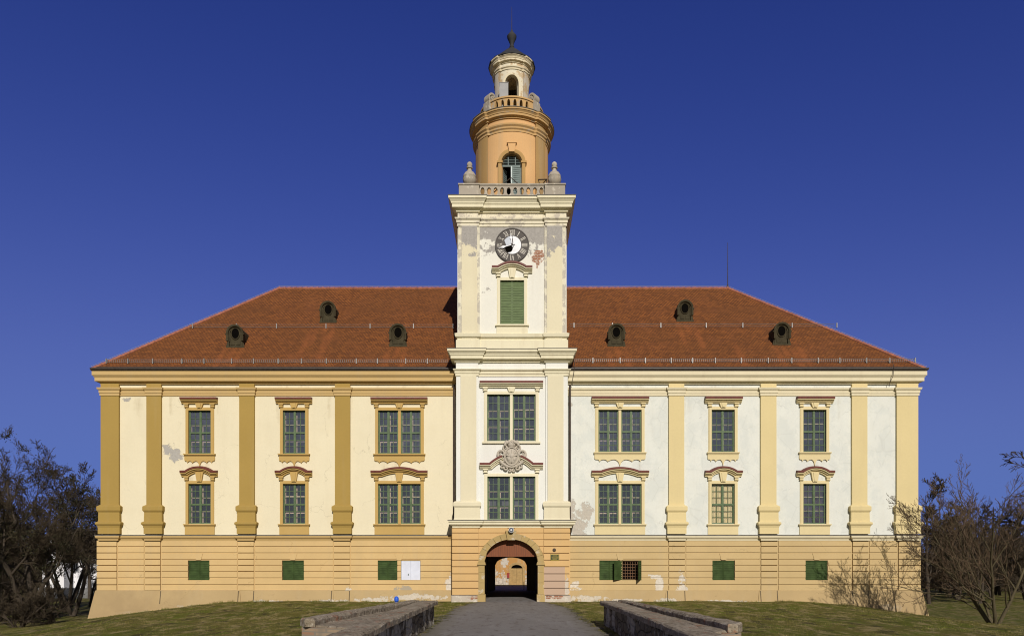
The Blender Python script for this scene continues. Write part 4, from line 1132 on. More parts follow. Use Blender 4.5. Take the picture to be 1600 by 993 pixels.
for k in range(7):
    zz = zl + .09 + k * .088
    hwid = w0 * math.sqrt(max(0, 1 - ((max(zz - dsp, 0)) / dtop) ** 2))
    if hwid > .08: mb.add([(DX - hwid, yw + .20, zz - .02), (DX + hwid, yw + .20, zz - .02), (DX + hwid, yw + .25, zz + .03), (DX - hwid, yw + .25, zz + .03)], [(0, 1, 2, 3)])
part(mb, 'lunette_louvre', 'green3', parent=dw)
s1 = MB(); louvre(s1, DX, DX + w0 - .02, zd0 + .12, zl - .05, yw + .20, .11, .06); part(rot_z(s1, DX + w0 - .02, yw + .2, math.radians(10)), 'shutter', 'green3', parent=dw)
s1 = MB(); louvre(s1, DX - w0 + .02, DX, zd0 + .12, zl - .05, yw + .20, .11, .06); part(rot_z(s1, DX - w0 + .02, yw + .2, math.radians(62)), 'shutter', 'green3', parent=dw)
Mt['pale_paint'] = simple('pale_chipped_paint', (.55, .62, .60), .6, .2)
part(MB().box(DX - .05, DX + .07, yw + .12, yw + .17, zd0 + .1, zl - .06), 'window_post', 'pale_paint', parent=dw)
part(MB().tube([(DX - 1.0, yw - .45, zT + .55), (DX - .05, yw - .12, zT + 1.55), (DX + .85, yw - .45, zT + .6)], .028, 6), 'stay_rods', 'iron', parent=dw)
# dark inside of the drum
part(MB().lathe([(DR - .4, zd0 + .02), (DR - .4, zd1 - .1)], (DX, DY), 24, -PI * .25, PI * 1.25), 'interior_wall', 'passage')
# bracket for a flag on the right shoulder of the drum
part(MB().tube([(DX + 1.75, DY - 1.2, zT + 1.75), (DX + 1.98, DY - 1.5, zT + 1.85), (DX + 1.48, DY - 1.9, zT + 1.62)], .035, 6).tube([(DX + 1.48, DY - 1.9, zT + 1.62), (DX + 1.66, DY - 1.75, zT + 1.1)], .022, 5).tube([(DX + 1.98, DY - 1.5, zT + 1.85), (DX + 1.9, DY - 1.45, zT + 1.0)], .028, 5), 'flag_bracket', 'iron')

# ---------------------------------------------------------------- upper balustrade and lantern
zu0 = zk1 + .08; zu1 = Z(150.5, .25); RB = 1.82
mb = MB()
nb = 32
uo = []
for k in range(nb):
    c_ = -PI + 2 * PI * (k + .5) / nb
    if 38 < (math.degrees(c_) % 90) < 52: continue
    rx = .050; zm = zu0 + (zu1 - zu0) * .50; rz = (zu1 - zu0) * .36
    uo.append((c_ - rx / 1.0, c_ + rx / 1.0, zu0 + .1, (lambda u, c_=c_, zm=zm, rz=rz, rx=rx: zm + .05 + rz * .75 * math.sqrt(max(0, 1 - ((u - c_) / rx) ** 2)))))
column_wall(mb, cyl(RB), -PI, PI, zu0, zu1 - .09, uo, .14, 88); column_wall(mb, cyl(RB - .14), -PI, PI, zu0, zu1 - .09, uo, .001, 88)
mb.lathe([(RB - .19, zu1 - .09), (RB + .05, zu1 - .09), (RB + .05, zu1), (RB - .19, zu1)], (DX, DY), 64)
part(mb, 'upper_balustrade', 'drum_trim', 30)
LR = 1.04
zl0, zl1 = zk1 + .1, Z(101, 1.0)
la = .40 / LR; lsp = Z(131, 1.0); ltop = Z(116.5, 1.0) - lsp
lops = [(k * PI / 2 - la, k * PI / 2 + la, zl0 + .35, (lambda u, k=k: lsp + ltop * math.sqrt(max(0, 1 - ((u - k * PI / 2) / la) ** 2)))) for k in (-1, 0, 1)]
part(column_wall(MB(), cyl(LR), -PI, PI, zl0, zl1, lops, .25, 64), 'lantern_wall', 'lantern', 40)
for a_ in PIL_A:
    mb = MB()
    mb.lathe([(LR - .02, zl0), (LR + .06, zl0), (LR + .06, zl1), (LR - .02, zl1)], (DX, DY), 5, a_ - math.radians(12), a_ + math.radians(12))
    part(mb, 'lantern_pilaster', 'lantern_pil', 30)
mb = MB().sweep_xz([(DX - .43, zl0 + .3)] + [(DX - .43 * math.cos(a), lsp + (ltop + .03) * math.sin(a)) for a in np.linspace(0, PI, 17)] + [(DX + .43, zl0 + .3)], [(-.04, -.1), (-.04, .03), (.06, .03), (.06, -.1)], DY - LR)
part(mb, 'lantern_arch_trim', 'lantern_trim', 40)
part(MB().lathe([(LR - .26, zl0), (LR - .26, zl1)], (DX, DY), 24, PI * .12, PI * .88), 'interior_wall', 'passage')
part(MB().lathe([(0, zl0 + .3), (LR - .1, zl0 + .3)], (DX, DY), 24), 'lantern_floor', 'stone')
zq = Z(108, 1.0)
ress2 = ress(.055, 13)
part(MB().lathe([(LR, zq), (LR + .04, zq), (LR + .04, zq + .07), (LR + .09, zq + .11), (LR + .10, zq + .16), (LR, zq + .18)], (DX, DY), 96, rfn=ress2), 'lantern_moulding', 'lantern_trim', 25)
zr0, zr1 = Z(98.0, 1.0), Z(82.5, .75)
part(MB().lathe([(LR, zl1 - .1), (LR + .01, zl1 - .1), (LR + .01, zr0 + .05)], (DX, DY), 96, rfn=ress2), 'lantern_frieze', 'lantern', 25)
part(MB().lathe(cornice_r(zr0, zr1 - zr0, LR, .27), (DX, DY), 96, rfn=ress2), 'lantern_cornice', 'lantern_trim', 25)
zv = zr1 + 1.10
dome = [(1.30, zr1 - .06), (1.37, zr1 - .04), (1.38, zr1 + .03), (1.30, zr1 + .10), (1.0, zr1 + .35), (.72, zr1 + .62), (.5, zr1 + .84), (.3, zr1 + 1.03), (.14, zv), (.12, zv + .02)]
part(MB().lathe(dome, (DX, DY), 16), 'lantern_roof', 'dark_lead', 30)
hv = Z(45.5, 2.05) - zv
vase = [(.13, 0), (.12, .08), (.15, .12), (.11, .2), (.12, .30), (.2, .45), (.27, .58), (.28, .66), (.22, .72), (.15, .80), (.09, .86), (.05, .95), (.02, 1.0)]
fin = part(MB().lathe([(r, zv - .02 + z * hv) for r, z in vase], (DX, DY), 20), 'finial', 'dark_lead', 40)
part(MB().tube([(DX, DY, zv + hv * .9), (DX, DY, Z(11, 2.05))], [.022, .008], 6), 'lightning_rod', 'iron')
# scrolled consoles standing on the balustrade
for q in range(4):
    a_ = math.radians(-90 + 49) if q == 0 else math.radians(-90 - 49) if q == 1 else math.radians(90 + 49) if q == 2 else math.radians(90 - 49)
    mb = MB(); pts = []
    prof = []
    # silhouette in (r, z): flat slab spiral swept to a width
    n = 40; spiral = []
    for k in range(n + 1):
        t = k / n; rr = .30 * (1 - .72 * t); aa = PI / 2 * 1.0 - 2 * PI * 1.35 * t + .3
        spiral.append((1.62 + rr * math.cos(aa), zu1 + .22 + rr * math.sin(aa)))
    body = [(1.06, zu1 + .45), (1.18, zu1 + .12), (1.4, zu1 + .22)]
    line = body + spiral
    wd_ = .21; th = .05
    ca_, sa_ = math.cos(a_), math.sin(a_)
    P3 = lambda r, z, o: (DX + r * ca_ - o * sa_, DY + r * sa_ + o * ca_, z)
    vs_ = []; fs_ = []
    for i, (r, z) in enumerate(line):
        p = Vector(line[max(i - 1, 0)]); q_ = Vector(line[min(i + 1, len(line) - 1)])
        d = (q_ - p).normalized(); nn = Vector((-d.y, d.x)) * th
        for o in (-wd_, wd_):
            for sg in (-1, 1): vs_.append(P3(r + nn.x * sg, z + nn.y * sg, o))
    for i in range(len(line) - 1):
        b = i * 4; fs_ += [(b, b + 1, b + 5, b + 4), (b + 2, b + 3, b + 7, b + 6), (b, b + 2, b + 6, b + 4), (b + 1, b + 3, b + 7, b + 5)]
    mb.add(vs_, fs_)
    # pedestal block under the scroll
    blk = [P3(1.25, 0, -.26), P3(1.92, 0, -.26), P3(1.92, 0, .26), P3(1.25, 0, .26)]
    mb.slab([(p[0], p[1]) for p in blk], zu0, zu1 + .03)
    eye = [P3(1.62 + .11 * math.cos(t), zu1 + .22 + .11 * math.sin(t), -wd_ + .02) for t in np.linspace(0, 2 * PI, 12, endpoint=False)]
    eye2 = [P3(1.62 + .11 * math.cos(t), zu1 + .22 + .11 * math.sin(t), wd_ - .02) for t in np.linspace(0, 2 * PI, 12, endpoint=False)]
    mb.add(eye + eye2, [tuple(range(12)), tuple(range(23, 11, -1))] + [(i, (i + 1) % 12, (i + 1) % 12 + 12, i + 12) for i in range(12)])
    part(mb, 'scroll_console', 'stone', 30)
# downpipes beside the tower
for px in (709.5, 890.5):
    xx = X(px, -.2)
    part(MB().tube([(xx, -.22, 12.0), (xx, -.22, 5.0), (xx, -.22, Z(840))], .055, 8), 'downpipe', 'iron')
for px, pz0, pz1 in ((1396, 575, 602), (897, 572, 600)):
    xx = X(px, -.5)
    part(MB().tube([(xx, -.40, Z(pz0 - 10, -.3)), (xx + .03, -.50, Z(pz0, -.5)), (xx - .02, -.50, Z(pz0 + 12, -.5)), (xx - .1, -.25, Z(pz1 - 3, -.3)), (xx - .06, -.16, Z(pz1 + 3))], .016, 5), 'lightning_cable', 'iron')

# ------------------------------------------------------------------ small things fixed to or standing on the palace
Mt['plaque_green'] = simple('dark_green_enamel', (.03, .045, .02), .4, .15)
Mt['yellow'] = simple('yellow_lettering', (.50, .36, .06), .5, .15)
Mt['bronze'] = simple('dark_bronze', (.05, .035, .025), .45, .3, 5, .6)
Mt['white_paint'] = simple('white_lamp_housing', (.62, .62, .62), .4, .1)
Mt['lens'] = simple('dark_lens_glass', (.10, .11, .13), .1, .1)
Mt['blue'] = simple('bright_blue_paint', (.02, .10, .55), .45, .1)
yq = YG - .09
px = X(866.8, yq); pz = Z(870, yq)
pl = empty('plaque', (px, yq, pz), 'dark green enamel plaque with yellow border and lettering lines beside the gate arch', 'plaque')
def lpart(mb, name, mat, parent, smooth=0):
    """mesh given in world coordinates, parented to a thing whose empty stands off the origin"""
    l = parent.location
    if parent.name.startswith('bridge_parapet'): mb.v = [(x, y, z - (.085 * min(1, max(0, (y + 25) / 10)) if z > .5 else 0)) for x, y, z in mb.v]
    mb.v = [(x - l.x, y - l.y, z - l.z) for x, y, z in mb.v]
    return mb.build(name, Mt[mat] if isinstance(mat, str) else mat, parent, smooth)
lpart(MB().box(px - .24, px + .24, yq - .03, yq, pz - .17, pz + .17), 'plate', 'plaque_green', pl)
mb = MB()
for q in ((-.23, .23, .135, .16), (-.23, .23, -.16, -.135), (-.23, -.21, -.135, .135), (.21, .23, -.135, .135)): mb.box(px + q[0], px + q[1], yq - .036, yq - .03, pz + q[2], pz + q[3])
lpart(mb, 'border', 'yellow', pl)
mb = MB(); rr = random.Random(4)
for k, hw in enumerate((.10, .17, .15, .12)):
    zz = pz + .085 - k * .058; xx = px - hw
    while xx < px + hw:
        l_ = rr.uniform(.015, .035); mb.box(xx, xx + l_, yq - .034, yq - .03, zz - .014, zz + .014); xx += l_ + .012
lpart(mb, 'lettering', 'yellow', pl)
px, pz = X(866, yq), Z(858.5, yq)
rp = MB(); rp.prism([(px + .095 * math.cos(a), pz + .095 * math.sin(a)) for a in np.linspace(0, 2 * PI, 24, endpoint=False)], yq - .03, yq)
rp.prism([(px + .06 * math.cos(a), pz + .06 * math.sin(a)) for a in np.linspace(0, 2 * PI, 24, endpoint=False)], yq - .045, yq - .03)
tag(rp.build('medallion', Mt['bronze']), 'small round dark bronze medallion on the wall above the green plaque', 'medallion')
# floodlight on the gate keystone
fx, fz, fy = X(798.8, -1.5), Z(827.3, -1.5), YG - .20
fl = empty('floodlight', (fx, fy, fz), 'round white lamp with a dark lens fixed over the keystone of the gate', 'lamp')
m_ = MB().lathe([(.0, -.22), (.10, -.22), (.14, -.12), (.145, .0), (.125, .01), (.12, -.02)], n=24); m_.v = [(fx + x, fy - .22 - z, fz + y) for x, y, z in m_.v]
lpart(m_, 'housing', 'white_paint', fl, 40)
m_ = MB().lathe([(.0, .0), (.118, -.015), (.118, -.03)], n=24); m_.v = [(fx + x, fy - .22 - z, fz + y) for x, y, z in m_.v]
lpart(m_, 'lens', 'lens', fl, 40)
m_ = MB().lathe([(.0, .012), (.05, .01), (.05, -.01)], n=16); m_.v = [(fx + x, fy - .22 - z, fz + y) for x, y, z in m_.v]
lpart(m_, 'reflector', 'white_paint', fl, 40)
lpart(MB().box(fx - .03, fx + .03, fy - .12, fy + .1, fz - .17, fz - .12), 'bracket', 'iron', fl)
# sheet metal cabinet on the lantern balcony
bxc, byc = X(787.3, .75), DY - 1.36
cb = empty('metal_cabinet', (bxc, byc, zu0), 'grey sheet metal cabinet standing on the round balcony before the lantern arch', 'cabinet')
zct = Z(132.5, .7)
lpart(MB().box(bxc - .25, bxc + .25, byc - .15, byc + .15, zu0, zct), 'body', 'cabinet', cb)
lpart(MB().box(bxc - .27, bxc + .27, byc - .17, byc + .17, zct, zct + .03), 'lid', 'cabinet', cb)
# blue hydrant-like post on the lawn behind the left parapet
hx, hy = X(619.5, -9.5), -9.5
hp = empty('blue_post', (hx, hy, 0), 'small bright blue hydrant post on the lawn, showing above the left stone parapet', 'hydrant')
lpart(MB().lathe([(.10, 0), (.10, .05), (.06, .07), (.06, .46), (.065, .48)], (hx, hy), 16), 'post', 'blue', hp, 40)
lpart(MB().lathe([(.065, .48), (.095, .50), (.10, .60), (.085, .66), (.04, .70), (0, .71)], (hx, hy), 16), 'cap', 'blue', hp, 40)

# ------------------------------------------------------------------ ground, path
def lawn_cols(s):
    V = lambda sx, sy, l=(0, 0, 0): s.scaled(sx, sy, 1, l)
    big = s.noise(.22, 6, .7, V(1.3, .8)); mid = s.noise(1.0, 8, .75, V(2.0, .8))
    c = s.mix(s.ramp(big, .40, .62), (.088, .096, .010), (.135, .112, .026))
    c = s.mix(s.ramp(mid, .495, .58, 0, .8), c, (.300, .235, .110))
    c = s.mix(s.ramp(s.noise(.8, 8, .75, V(1.8, .8, (9, 4, 2))), .545, .60, 0, .9), c, (.046, .038, .014))
    c = s.mix(s.ramp(s.noise(.9, 7, .7, V(1.6, .8, (2, 8, 5))), .54, .62, 0, .8), c, (.100, .125, .010))
    return c, mid
def lawn_mat():
    s = NT('winter_lawn')
    c, mid = lawn_cols(s)
    fine = s.noise(14, 4, .7)
    c = s.mix(s.ramp(fine, .3, .6, .45, 0), c, (.040, .042, .012))
    s.bump(s.math('ADD', fine, mid), .8, .05)
    return s.done(c, .95, 0, .1)
Mt['lawn'] = lawn_mat()
def path_mat():
    s = NT('worn_gravel_asphalt')
    big = s.noise(.35, 5, .6, s.scaled(1.6, .5, 1)); f1 = s.noise(40, 3, .8); f2 = s.noise(1.6, 7, .75, s.scaled(1.8, .8, 1)); f3 = s.noise(9, 3, .7, s.scaled(1, .5, 1))
    c = s.mix(s.ramp(big, .3, .7), (.190, .176, .162), (.235, .224, .212))
    c = s.mix(s.ramp(f2, .54, .62, 0, .8), c, (.105, .083, .070))
    c = s.mix(s.ramp(s.noise(1.1, 8, .75, s.scaled(1.6, .9, 1, (4, 4, 4))), .55, .62, 0, .6), c, (.27, .255, .24))
    c = s.mix(s.ramp(f1, .35, .7, 0, .5), c, (.09, .08, .078))
    c = s.mix(s.ramp(f1, .66, .74, 0, .6), c, (.34, .32, .31))
    c = s.mix(s.ramp(f3, .62, .70, 0, .35), c, (.30, .285, .27))
    c = s.mix(s.ramp(s.noise(.5, 6, .7, s.scaled(3.0, .25, 1)), .56, .66, 0, .45), c, (.12, .10, .085))
    s.bump(s.math('ADD', f1, f3), .7, .02)
    e = s.n('ShaderNodeAttribute', attribute_name='edge').outputs['Fac']
    nz = s.noise(2.2, 8, .75); al = s.ramp(s.math('ADD', e, s.math('MULTIPLY', s.math('SUBTRACT', nz, .5), 2.0)), .26, .40)
    c = s.mix(s.ramp(s.math('ADD', e, s.math('MULTIPLY', s.math('SUBTRACT', nz, .5), 1.2)), .2, .9, .75, 0), c, (.115, .10, .06))
    s.put(s.p.inputs['Alpha'], al)
    return s.done(c, .9, 0, .2)
Mt['path'] = path_mat()
rng = np.random.default_rng(7)
xs = np.unique(np.concatenate([np.linspace(-900, -60, 22), np.linspace(-60, -32, 20), np.linspace(-32, 32, 129), np.linspace(32, 60, 20), np.linspace(60, 900, 22)]))
ys = np.unique(np.concatenate([np.linspace(-500, -60, 12), np.linspace(-60, -32, 14), np.linspace(-32, 20, 105), np.linspace(20, 80, 40), np.linspace(80, 1500, 26)]))
from mathutils import noise as mnoise
def bumps(x, y):
    if abs(x) < 2.9 and y < 60: return 0.0
    k = min(1, max(0, (abs(x) - 2.9) / 1.2))
    return k * (.09 * mnoise.noise((x * .35, y * .35, 3.1)) + .03 * mnoise.noise((x * 1.1, y * 1.1, 1.7)))
gv = [(x, y, gz(x, y) + bumps(x, y)) for y in ys for x in xs]
nx = len(xs)
gf = [(j * nx + i, j * nx + i + 1, (j + 1) * nx + i + 1, (j + 1) * nx + i) for j in range(len(ys) - 1) for i in range(nx - 1)]
g_ = MB(); g_.v = gv; g_.f = gf; g_.mi = [0] * len(gf)
tag(g_.build('ground', Mt['lawn'], smooth=60, recalc=False), kind='structure')
pv = []; pys = np.concatenate([np.linspace(-46, -1.2, 130), np.linspace(-.9, 14.7, 20), np.linspace(15, 41, 16)])
def path_edge(y, s_):
    if y > -1.2: return GX + s_ * 1.72
    t = min(1, max(0, (-1.2 - y) / 7.0))
    w_ = 1.85 + (2.95 - 1.85) * (1 - (1 - t) ** 2)
    if s_ > 0: w_ += .15 * min(1, max(0, (-12 - y) / 8))
    w_ += (.22 * mnoise.noise((y * .8, s_ * 5, 0)) + .12 * mnoise.noise((y * 2.7, s_ * 9, 0))) * min(1, t * 3 + .2)
    return GX * (1 - t) + s_ * w_
M_ = 16
for y in pys:
    a, b = path_edge(y, -1), path_edge(y, 1)
    for k in range(M_ + 1):
        x = a + (b - a) * k / M_
        pv.append((x, y, gz(x, y) + .010 + .045 * math.sin(PI * k / M_)))
pf = [(j * (M_ + 1) + i, j * (M_ + 1) + i + 1, (j + 1) * (M_ + 1) + i + 1, (j + 1) * (M_ + 1) + i) for j in range(len(pys) - 1) for i in range(M_)]
g_ = MB(); g_.v = pv; g_.f = pf; g_.mi = [0] * len(pf)
po = g_.build('path', Mt['path'], smooth=60, recalc=False); tag(po, kind='structure')
ea = po.data.attributes.new('edge', 'FLOAT', 'POINT')
ea.data.foreach_set('value', [1.0 if pv[j][1] > -1.4 else min(1.0, min(k_ % (M_ + 1), M_ - k_ % (M_ + 1)) / 2.0 * .55 + .12) for k_, j in ((i, i) for i in range(len(pv)))])
def fast_mesh(name, V, quads, mat, tri=False):
    me = bpy.data.meshes.new(name)
    k = quads.shape[1]
    me.vertices.add(len(V)); me.vertices.foreach_set('co', V.astype(np.float32).ravel())
    me.loops.add(quads.size); me.loops.foreach_set('vertex_index', quads.astype(np.int32).ravel())
    me.polygons.add(len(quads)); me.polygons.foreach_set('loop_start', np.arange(0, quads.size, k, dtype=np.int32))
    me.polygons.foreach_set('loop_total', np.full(len(quads), k, dtype=np.int32))
    me.update(calc_edges=True); me.materials.append(mat)
    return me
# short winter grass
def grass(N, x0, x1, y0, y1, h0, h1, seed, keep):
    r = np.random.default_rng(seed)
    x = r.uniform(x0, x1, N); y = r.uniform(y0, y1, N)
    k = np.array([keep(a, b) for a, b in zip(x, y)]); x, y = x[k], y[k]; n = len(x)
    z = np.array([gz(a, b) + bumps(a, b) for a, b in zip(x, y)]) - .01
    h = r.uniform(h0, h1, n); a = r.uniform(0, PI, n); wd = r.uniform(.006, .014, n)
    lx, ly = r.normal(0, .35, n) * h, r.normal(0, .35, n) * h
    V = np.stack([np.stack([x - np.cos(a) * wd, y - np.sin(a) * wd, z], 1), np.stack([x + np.cos(a) * wd, y + np.sin(a) * wd, z], 1), np.stack([x + lx, y + ly, z + h], 1)], 1).reshape(-1, 3)
    return V
def keep_lawn(a, b):
    if b > -.9 and -23.2 < a < 22.9: return False
    lo, hi = path_edge(b, -1) + .5, path_edge(b, 1) - .5
    if lo < a < hi: return False
    if lo - .5 < a < hi + .5 and mnoise.noise((a * 2, b * 2, 5)) < .1: return False
    return mnoise.noise((a * .45, b * .45, 9)) > -.28
V1 = grass(70000, -17, 17, -21, -.75, .02, .055, 3, keep_lawn)
V2 = grass(30000, -32, 32, -14, 6, .03, .07, 4, keep_lawn)
V3 = grass(6000, -22, 22, -.95, -.50, .05, .16, 5, lambda a, b: abs(a - GX) > 1.9 and mnoise.noise((a * .9, 2, 9)) > 0)
V4 = grass(12000, -3.1, 3.1, -24, -3, .03, .07, 6, lambda a, b: not (path_edge(b, -1) + .4 < a < path_edge(b, 1) - .4) and mnoise.noise((a * 1.5, b * 1.5, 2)) > -.1)
V = np.concatenate([V1, V2, V3, V4])
gm_ = NT('grass_blades')
c_, _m = lawn_cols(gm_); c_ = gm_.mix(gm_.ramp(gm_.noise(7, 2), .35, .65, 0, .4), c_, (.24, .22, .07)); Mt['blade'] = gm_.done(c_, .8, 0, .15)
o = bpy.data.objects.new('lawn_grass', fast_mesh('lawn_grass', V, np.arange(len(V)).reshape(-1, 3), Mt['blade'])); C.objects.link(o)
tag(o, 'short patchy winter grass of the lawn before the palace', 'grass', kind='stuff')

# ------------------------------------------------------------------ stone parapets of the bridge
def parapet_mat():
    s = NT('old_parapet_masonry')
    x, y, z = s.sep()
    n1 = s.noise(1.1, 7, .7); n2 = s.noise(5, 6, .7)
    vo = s.n('ShaderNodeTexVoronoi', {'Vector': s.scaled(2.2, 1.3, 4.2), 'Scale': 1.0, 'Randomness': .9})
    ve = s.n('ShaderNodeTexVoronoi', {'Vector': s.scaled(2.2, 1.3, 4.2), 'Scale': 1.0, 'Randomness': .9}, feature='DISTANCE_TO_EDGE').outputs[0]
    st = s.mix(s.ramp(n2, .3, .7), (.15, .125, .09), (.26, .22, .165))
    st = s.mix(s.ramp(vo.outputs['Color'], .2, .8, 0, .5), st, (.09, .078, .06))
    st = s.mix(s.ramp(ve, .0, .07, .9, 0), st, (.035, .03, .024))
    pla = s.mix(s.ramp(n2, .3, .7), (.36, .33, .28), (.50, .46, .39))
    c = s.mix(s.ramp(n1, .50, .54), st, pla)
    s.bump(s.math('ADD', s.math('MULTIPLY', s.ramp(n1, .50, .54), .9), s.math('ADD', s.math('MULTIPLY', s.ramp(ve, 0, .1), .6), n2)), 1.0, .07)
    return s.done(c, .95, 0, .1)
def coping_mat():
    s = NT('lichen_grey_coping')
    n1 = s.noise(1.6, 7, .75); n2 = s.noise(9, 6, .75)
    c = s.mix(s.ramp(n1, .35, .65), (.19, .155, .108), (.32, .27, .20))
    c = s.mix(s.ramp(n2, .54, .62, 0, .7), c, (.48, .44, .36))
    c = s.mix(s.ramp(s.noise(2.3, 6, .7, s.scaled(1, 1, 1, (5, 5, 5))), .58, .64, 0, .75), c, (.27, .12, .065))
    c = s.mix(s.ramp(n2, .46, .38, 0, .85), c, (.060, .047, .034))
    s.bump(s.math('ADD', n1, n2), .8, .04)
    return s.done(c, .95, 0, .1)
def brick_mat():
    s = NT('weathered_parapet_brick')
    x, y, z = s.sep()
    br = s.n('ShaderNodeTexBrick', {'Vector': s.n('ShaderNodeCombineXYZ', {0: s.math('ADD', x, y), 1: z}).outputs[0], 'Scale': 1.0, 'Color1': (.27, .13, .075), 'Color2': (.34, .27, .18),
             'Mortar': (.22, .19, .15), 'Mortar Size': .012, 'Brick Width': .27, 'Row Height': .08})
    c = s.mix(s.ramp(s.noise(2, 5), .45, .6, 0, .7), br.outputs[0], (.20, .17, .13))
    s.bump(br.outputs[1], -.5, .02)
    return s.done(c, .95, 0, .1)
Mt['parapet'], Mt['coping'], Mt['pbrick'] = parapet_mat(), coping_mat(), brick_mat()
def rough_poly_slab(poly, z0, z1, amp, step=.35, seed=0, ch=.04, slope=None):
    """stone slab over a plan polygon with its edge points subdivided and jittered, top arris chipped"""
    r = random.Random(seed); pts = []
    for i in range(len(poly)):
        a, b = Vector(poly[i]), Vector(poly[(i + 1) % len(poly)])
        n = max(1, int((b - a).length / step))
        for k in range(n):
            p = a.lerp(b, k / n)
            pts.append((p.x + r.uniform(-amp, amp), p.y + r.uniform(-amp, amp)))
    c = Vector((sum(p[0] for p in pts) / len(pts), sum(p[1] for p in pts) / len(pts)))
    n = len(pts)
    tops = [z1 + r.uniform(-amp, amp) * .6 for _ in pts]
    area = sum(pts[i][0] * pts[(i + 1) % n][1] - pts[(i + 1) % n][0] * pts[i][1] for i in range(n))
    sg = 1 if area > 0 else -1
    ins = []
    for i in range(n):
        d = (Vector(pts[(i + 1) % n]) - Vector(pts[i - 1])).normalized()
        nn = Vector((-d.y, d.x)) * sg
        k = ch * r.uniform(.4, 1.5)
        ins.append((pts[i][0] + nn.x * k, pts[i][1] + nn.y * k))
    mb = MB()
    vs_ = [(x, y, z0) for x, y in pts] + [(x, y, t - ch * r.uniform(.4, 1.3)) for (x, y), t in zip(pts, tops)] + [(x, y, t) for (x, y), t in zip(ins, tops)]
    fs_ = [(i, (i + 1) % n, (i + 1) % n + n, i + n) for i in range(n)] + [(i + n, (i + 1) % n + n, (i + 1) % n + 2 * n, i + 2 * n) for i in range(n)]
    fs_ += [tuple(range(2 * n, 3 * n)), tuple(range(n - 1, -1, -1))]
    mb.add(vs_, fs_)
    return mb
H_ = .90
for s_, xin, wob in ((-1, 2.68, 0), (1, 3.13, .02)):
    lab = 'weathered stone and brick bridge parapet on the left of the path, sunlit inner face' if s_ < 0 else 'weathered stone and brick bridge parapet on the right of the path, shaded patchy inner face'
    par = empty('bridge_parapet', (s_ * (xin + .3), -22, 0), lab, 'parapet', 'parapets flanking the path')
    Yn = -15.0 if s_ < 0 else -15.2
    xo, ye = (4.62, -24.3) if s_ < 0 else (4.62, -25.6)
    P_ = lambda pts: [(s_ * x, y) for x, y in pts]
    dx_ = .22
    b1 = rough_poly_slab(P_([(xin + .05, Yn - .04), (xin + .05 + dx_ * .0, -33), (xin + .52, -33), (xin + .52, ye - .60), (xo - .12, ye + .06), (xin + .5, Yn - .04)]), -.4, H_ - .13, .015, .3, 3 + s_)
    lpart(b1, 'masonry', 'parapet', par)
    # brick end face and outer face, set just proud of the core
    e0, e1 = (xo - .02, ye - .02), (xin + .60, ye - 1.0)
    b4 = MB().slab(P_([e0, (xin + .53, ye - .75), (xin + .53, ye - .60), (xo - .12, ye + .12)]), -.4, H_ - .16)
    lpart(b4, 'brick_end', 'pbrick', par)
    b2 = rough_poly_slab(P_([(xin - .08, Yn), (xin - .08, -33), (xin + .50, -33), (xin + .50, ye - .6), (xin + .56, -21), (xin + .50, Yn - .0)]), H_ - .14, H_, .022, .28, 7 + s_, .035)
    lpart(b2, 'coping', 'coping', par)
    b3 = rough_poly_slab(P_([(xin + .57, Yn - 3.2), (xin + .60, ye - .72), (xo - .32, ye - .10), (xin + .85, Yn - 3.0)]), H_ - .3, H_ - .11, .025, .3, 17 + s_, .03)
    lpart(b3, 'infill_slab', 'coping', par)
    b5 = rough_poly_slab(P_([(xin + .53, Yn - .1), (xin + .80, Yn - 3.1), (xo - .34, ye - .16), (xo - .12, ye - .20), (xo + .05, ye + .12), (xin + .86, Yn - .2)]), H_ - .15, H_ + .03, .018, .26, 27 + s_, .05)
    lpart(b5, 'outer_coping', 'coping', par)
# rubble and weeds at the corner of the gate
# ------------------------------------------------------------------ courtyard wing seen through the passage
CYW = 48.0
cg = gz(0, CYW)
cw = empty('courtyard_wing', (0, CYW, cg), 'sunlit courtyard wall with flaking orange plaster, seen through the gate passage', 'building')
Mt['court'] = plaster('flaking_courtyard_plaster', alb(196, 146, 84), .15, .3, lowband=(cg + 4.6, (.56, .51, .43)), patches=[(-4.3, cg + 1.2, 1.2, 1.4), (-.9, cg + 3.4, .5, .6)], pcol=(.55, .5, .42))
def dX(px): return X(px, CYW)
def dZ(py): return Z(py, CYW)
d0, d1 = dX(798.7), dX(816.3)
dc, da_ = (d0 + d1) / 2, (d1 - d0) / 2
mb = column_wall(MB(), plane(CYW), -24, 24, cg - 1.5, cg + 9, [(d0, d1, cg, ellipse_top(dc, da_, dZ(887), da_ * .62))] + [(a, a + 1.2, cg + 5, cg + 7) for a in (-14, -9, -4, 5, 10)], .35)
mb.add([(-24, CYW, cg + 9), (24, CYW, cg + 9), (24, CYW + 8, cg + 9), (-24, CYW + 8, cg + 9)], [(0, 1, 2, 3)])
for x in (-24, 24): mb.add([(x, CYW, cg - 1), (x, CYW + 8, cg - 1), (x, CYW + 8, cg + 9), (x, CYW, cg + 9)], [(0, 1, 2, 3)])
mb.add([(-24, CYW + 8, cg - 1), (24, CYW + 8, cg - 1), (24, CYW + 8, cg + 9), (-24, CYW + 8, cg + 9)], [(0, 1, 2, 3)])
lpart(mb, 'wall', 'court', cw)
Mt['door_wood'] = simple('ochre_brown_door', (.36, .235, .09), .6, .2, 3)
mb = MB().box(d0, dc - .01, CYW + .15, CYW + .22, cg, dZ(887.2)).box(dc + .01, d1, CYW + .15, CYW + .22, cg, dZ(887.2))
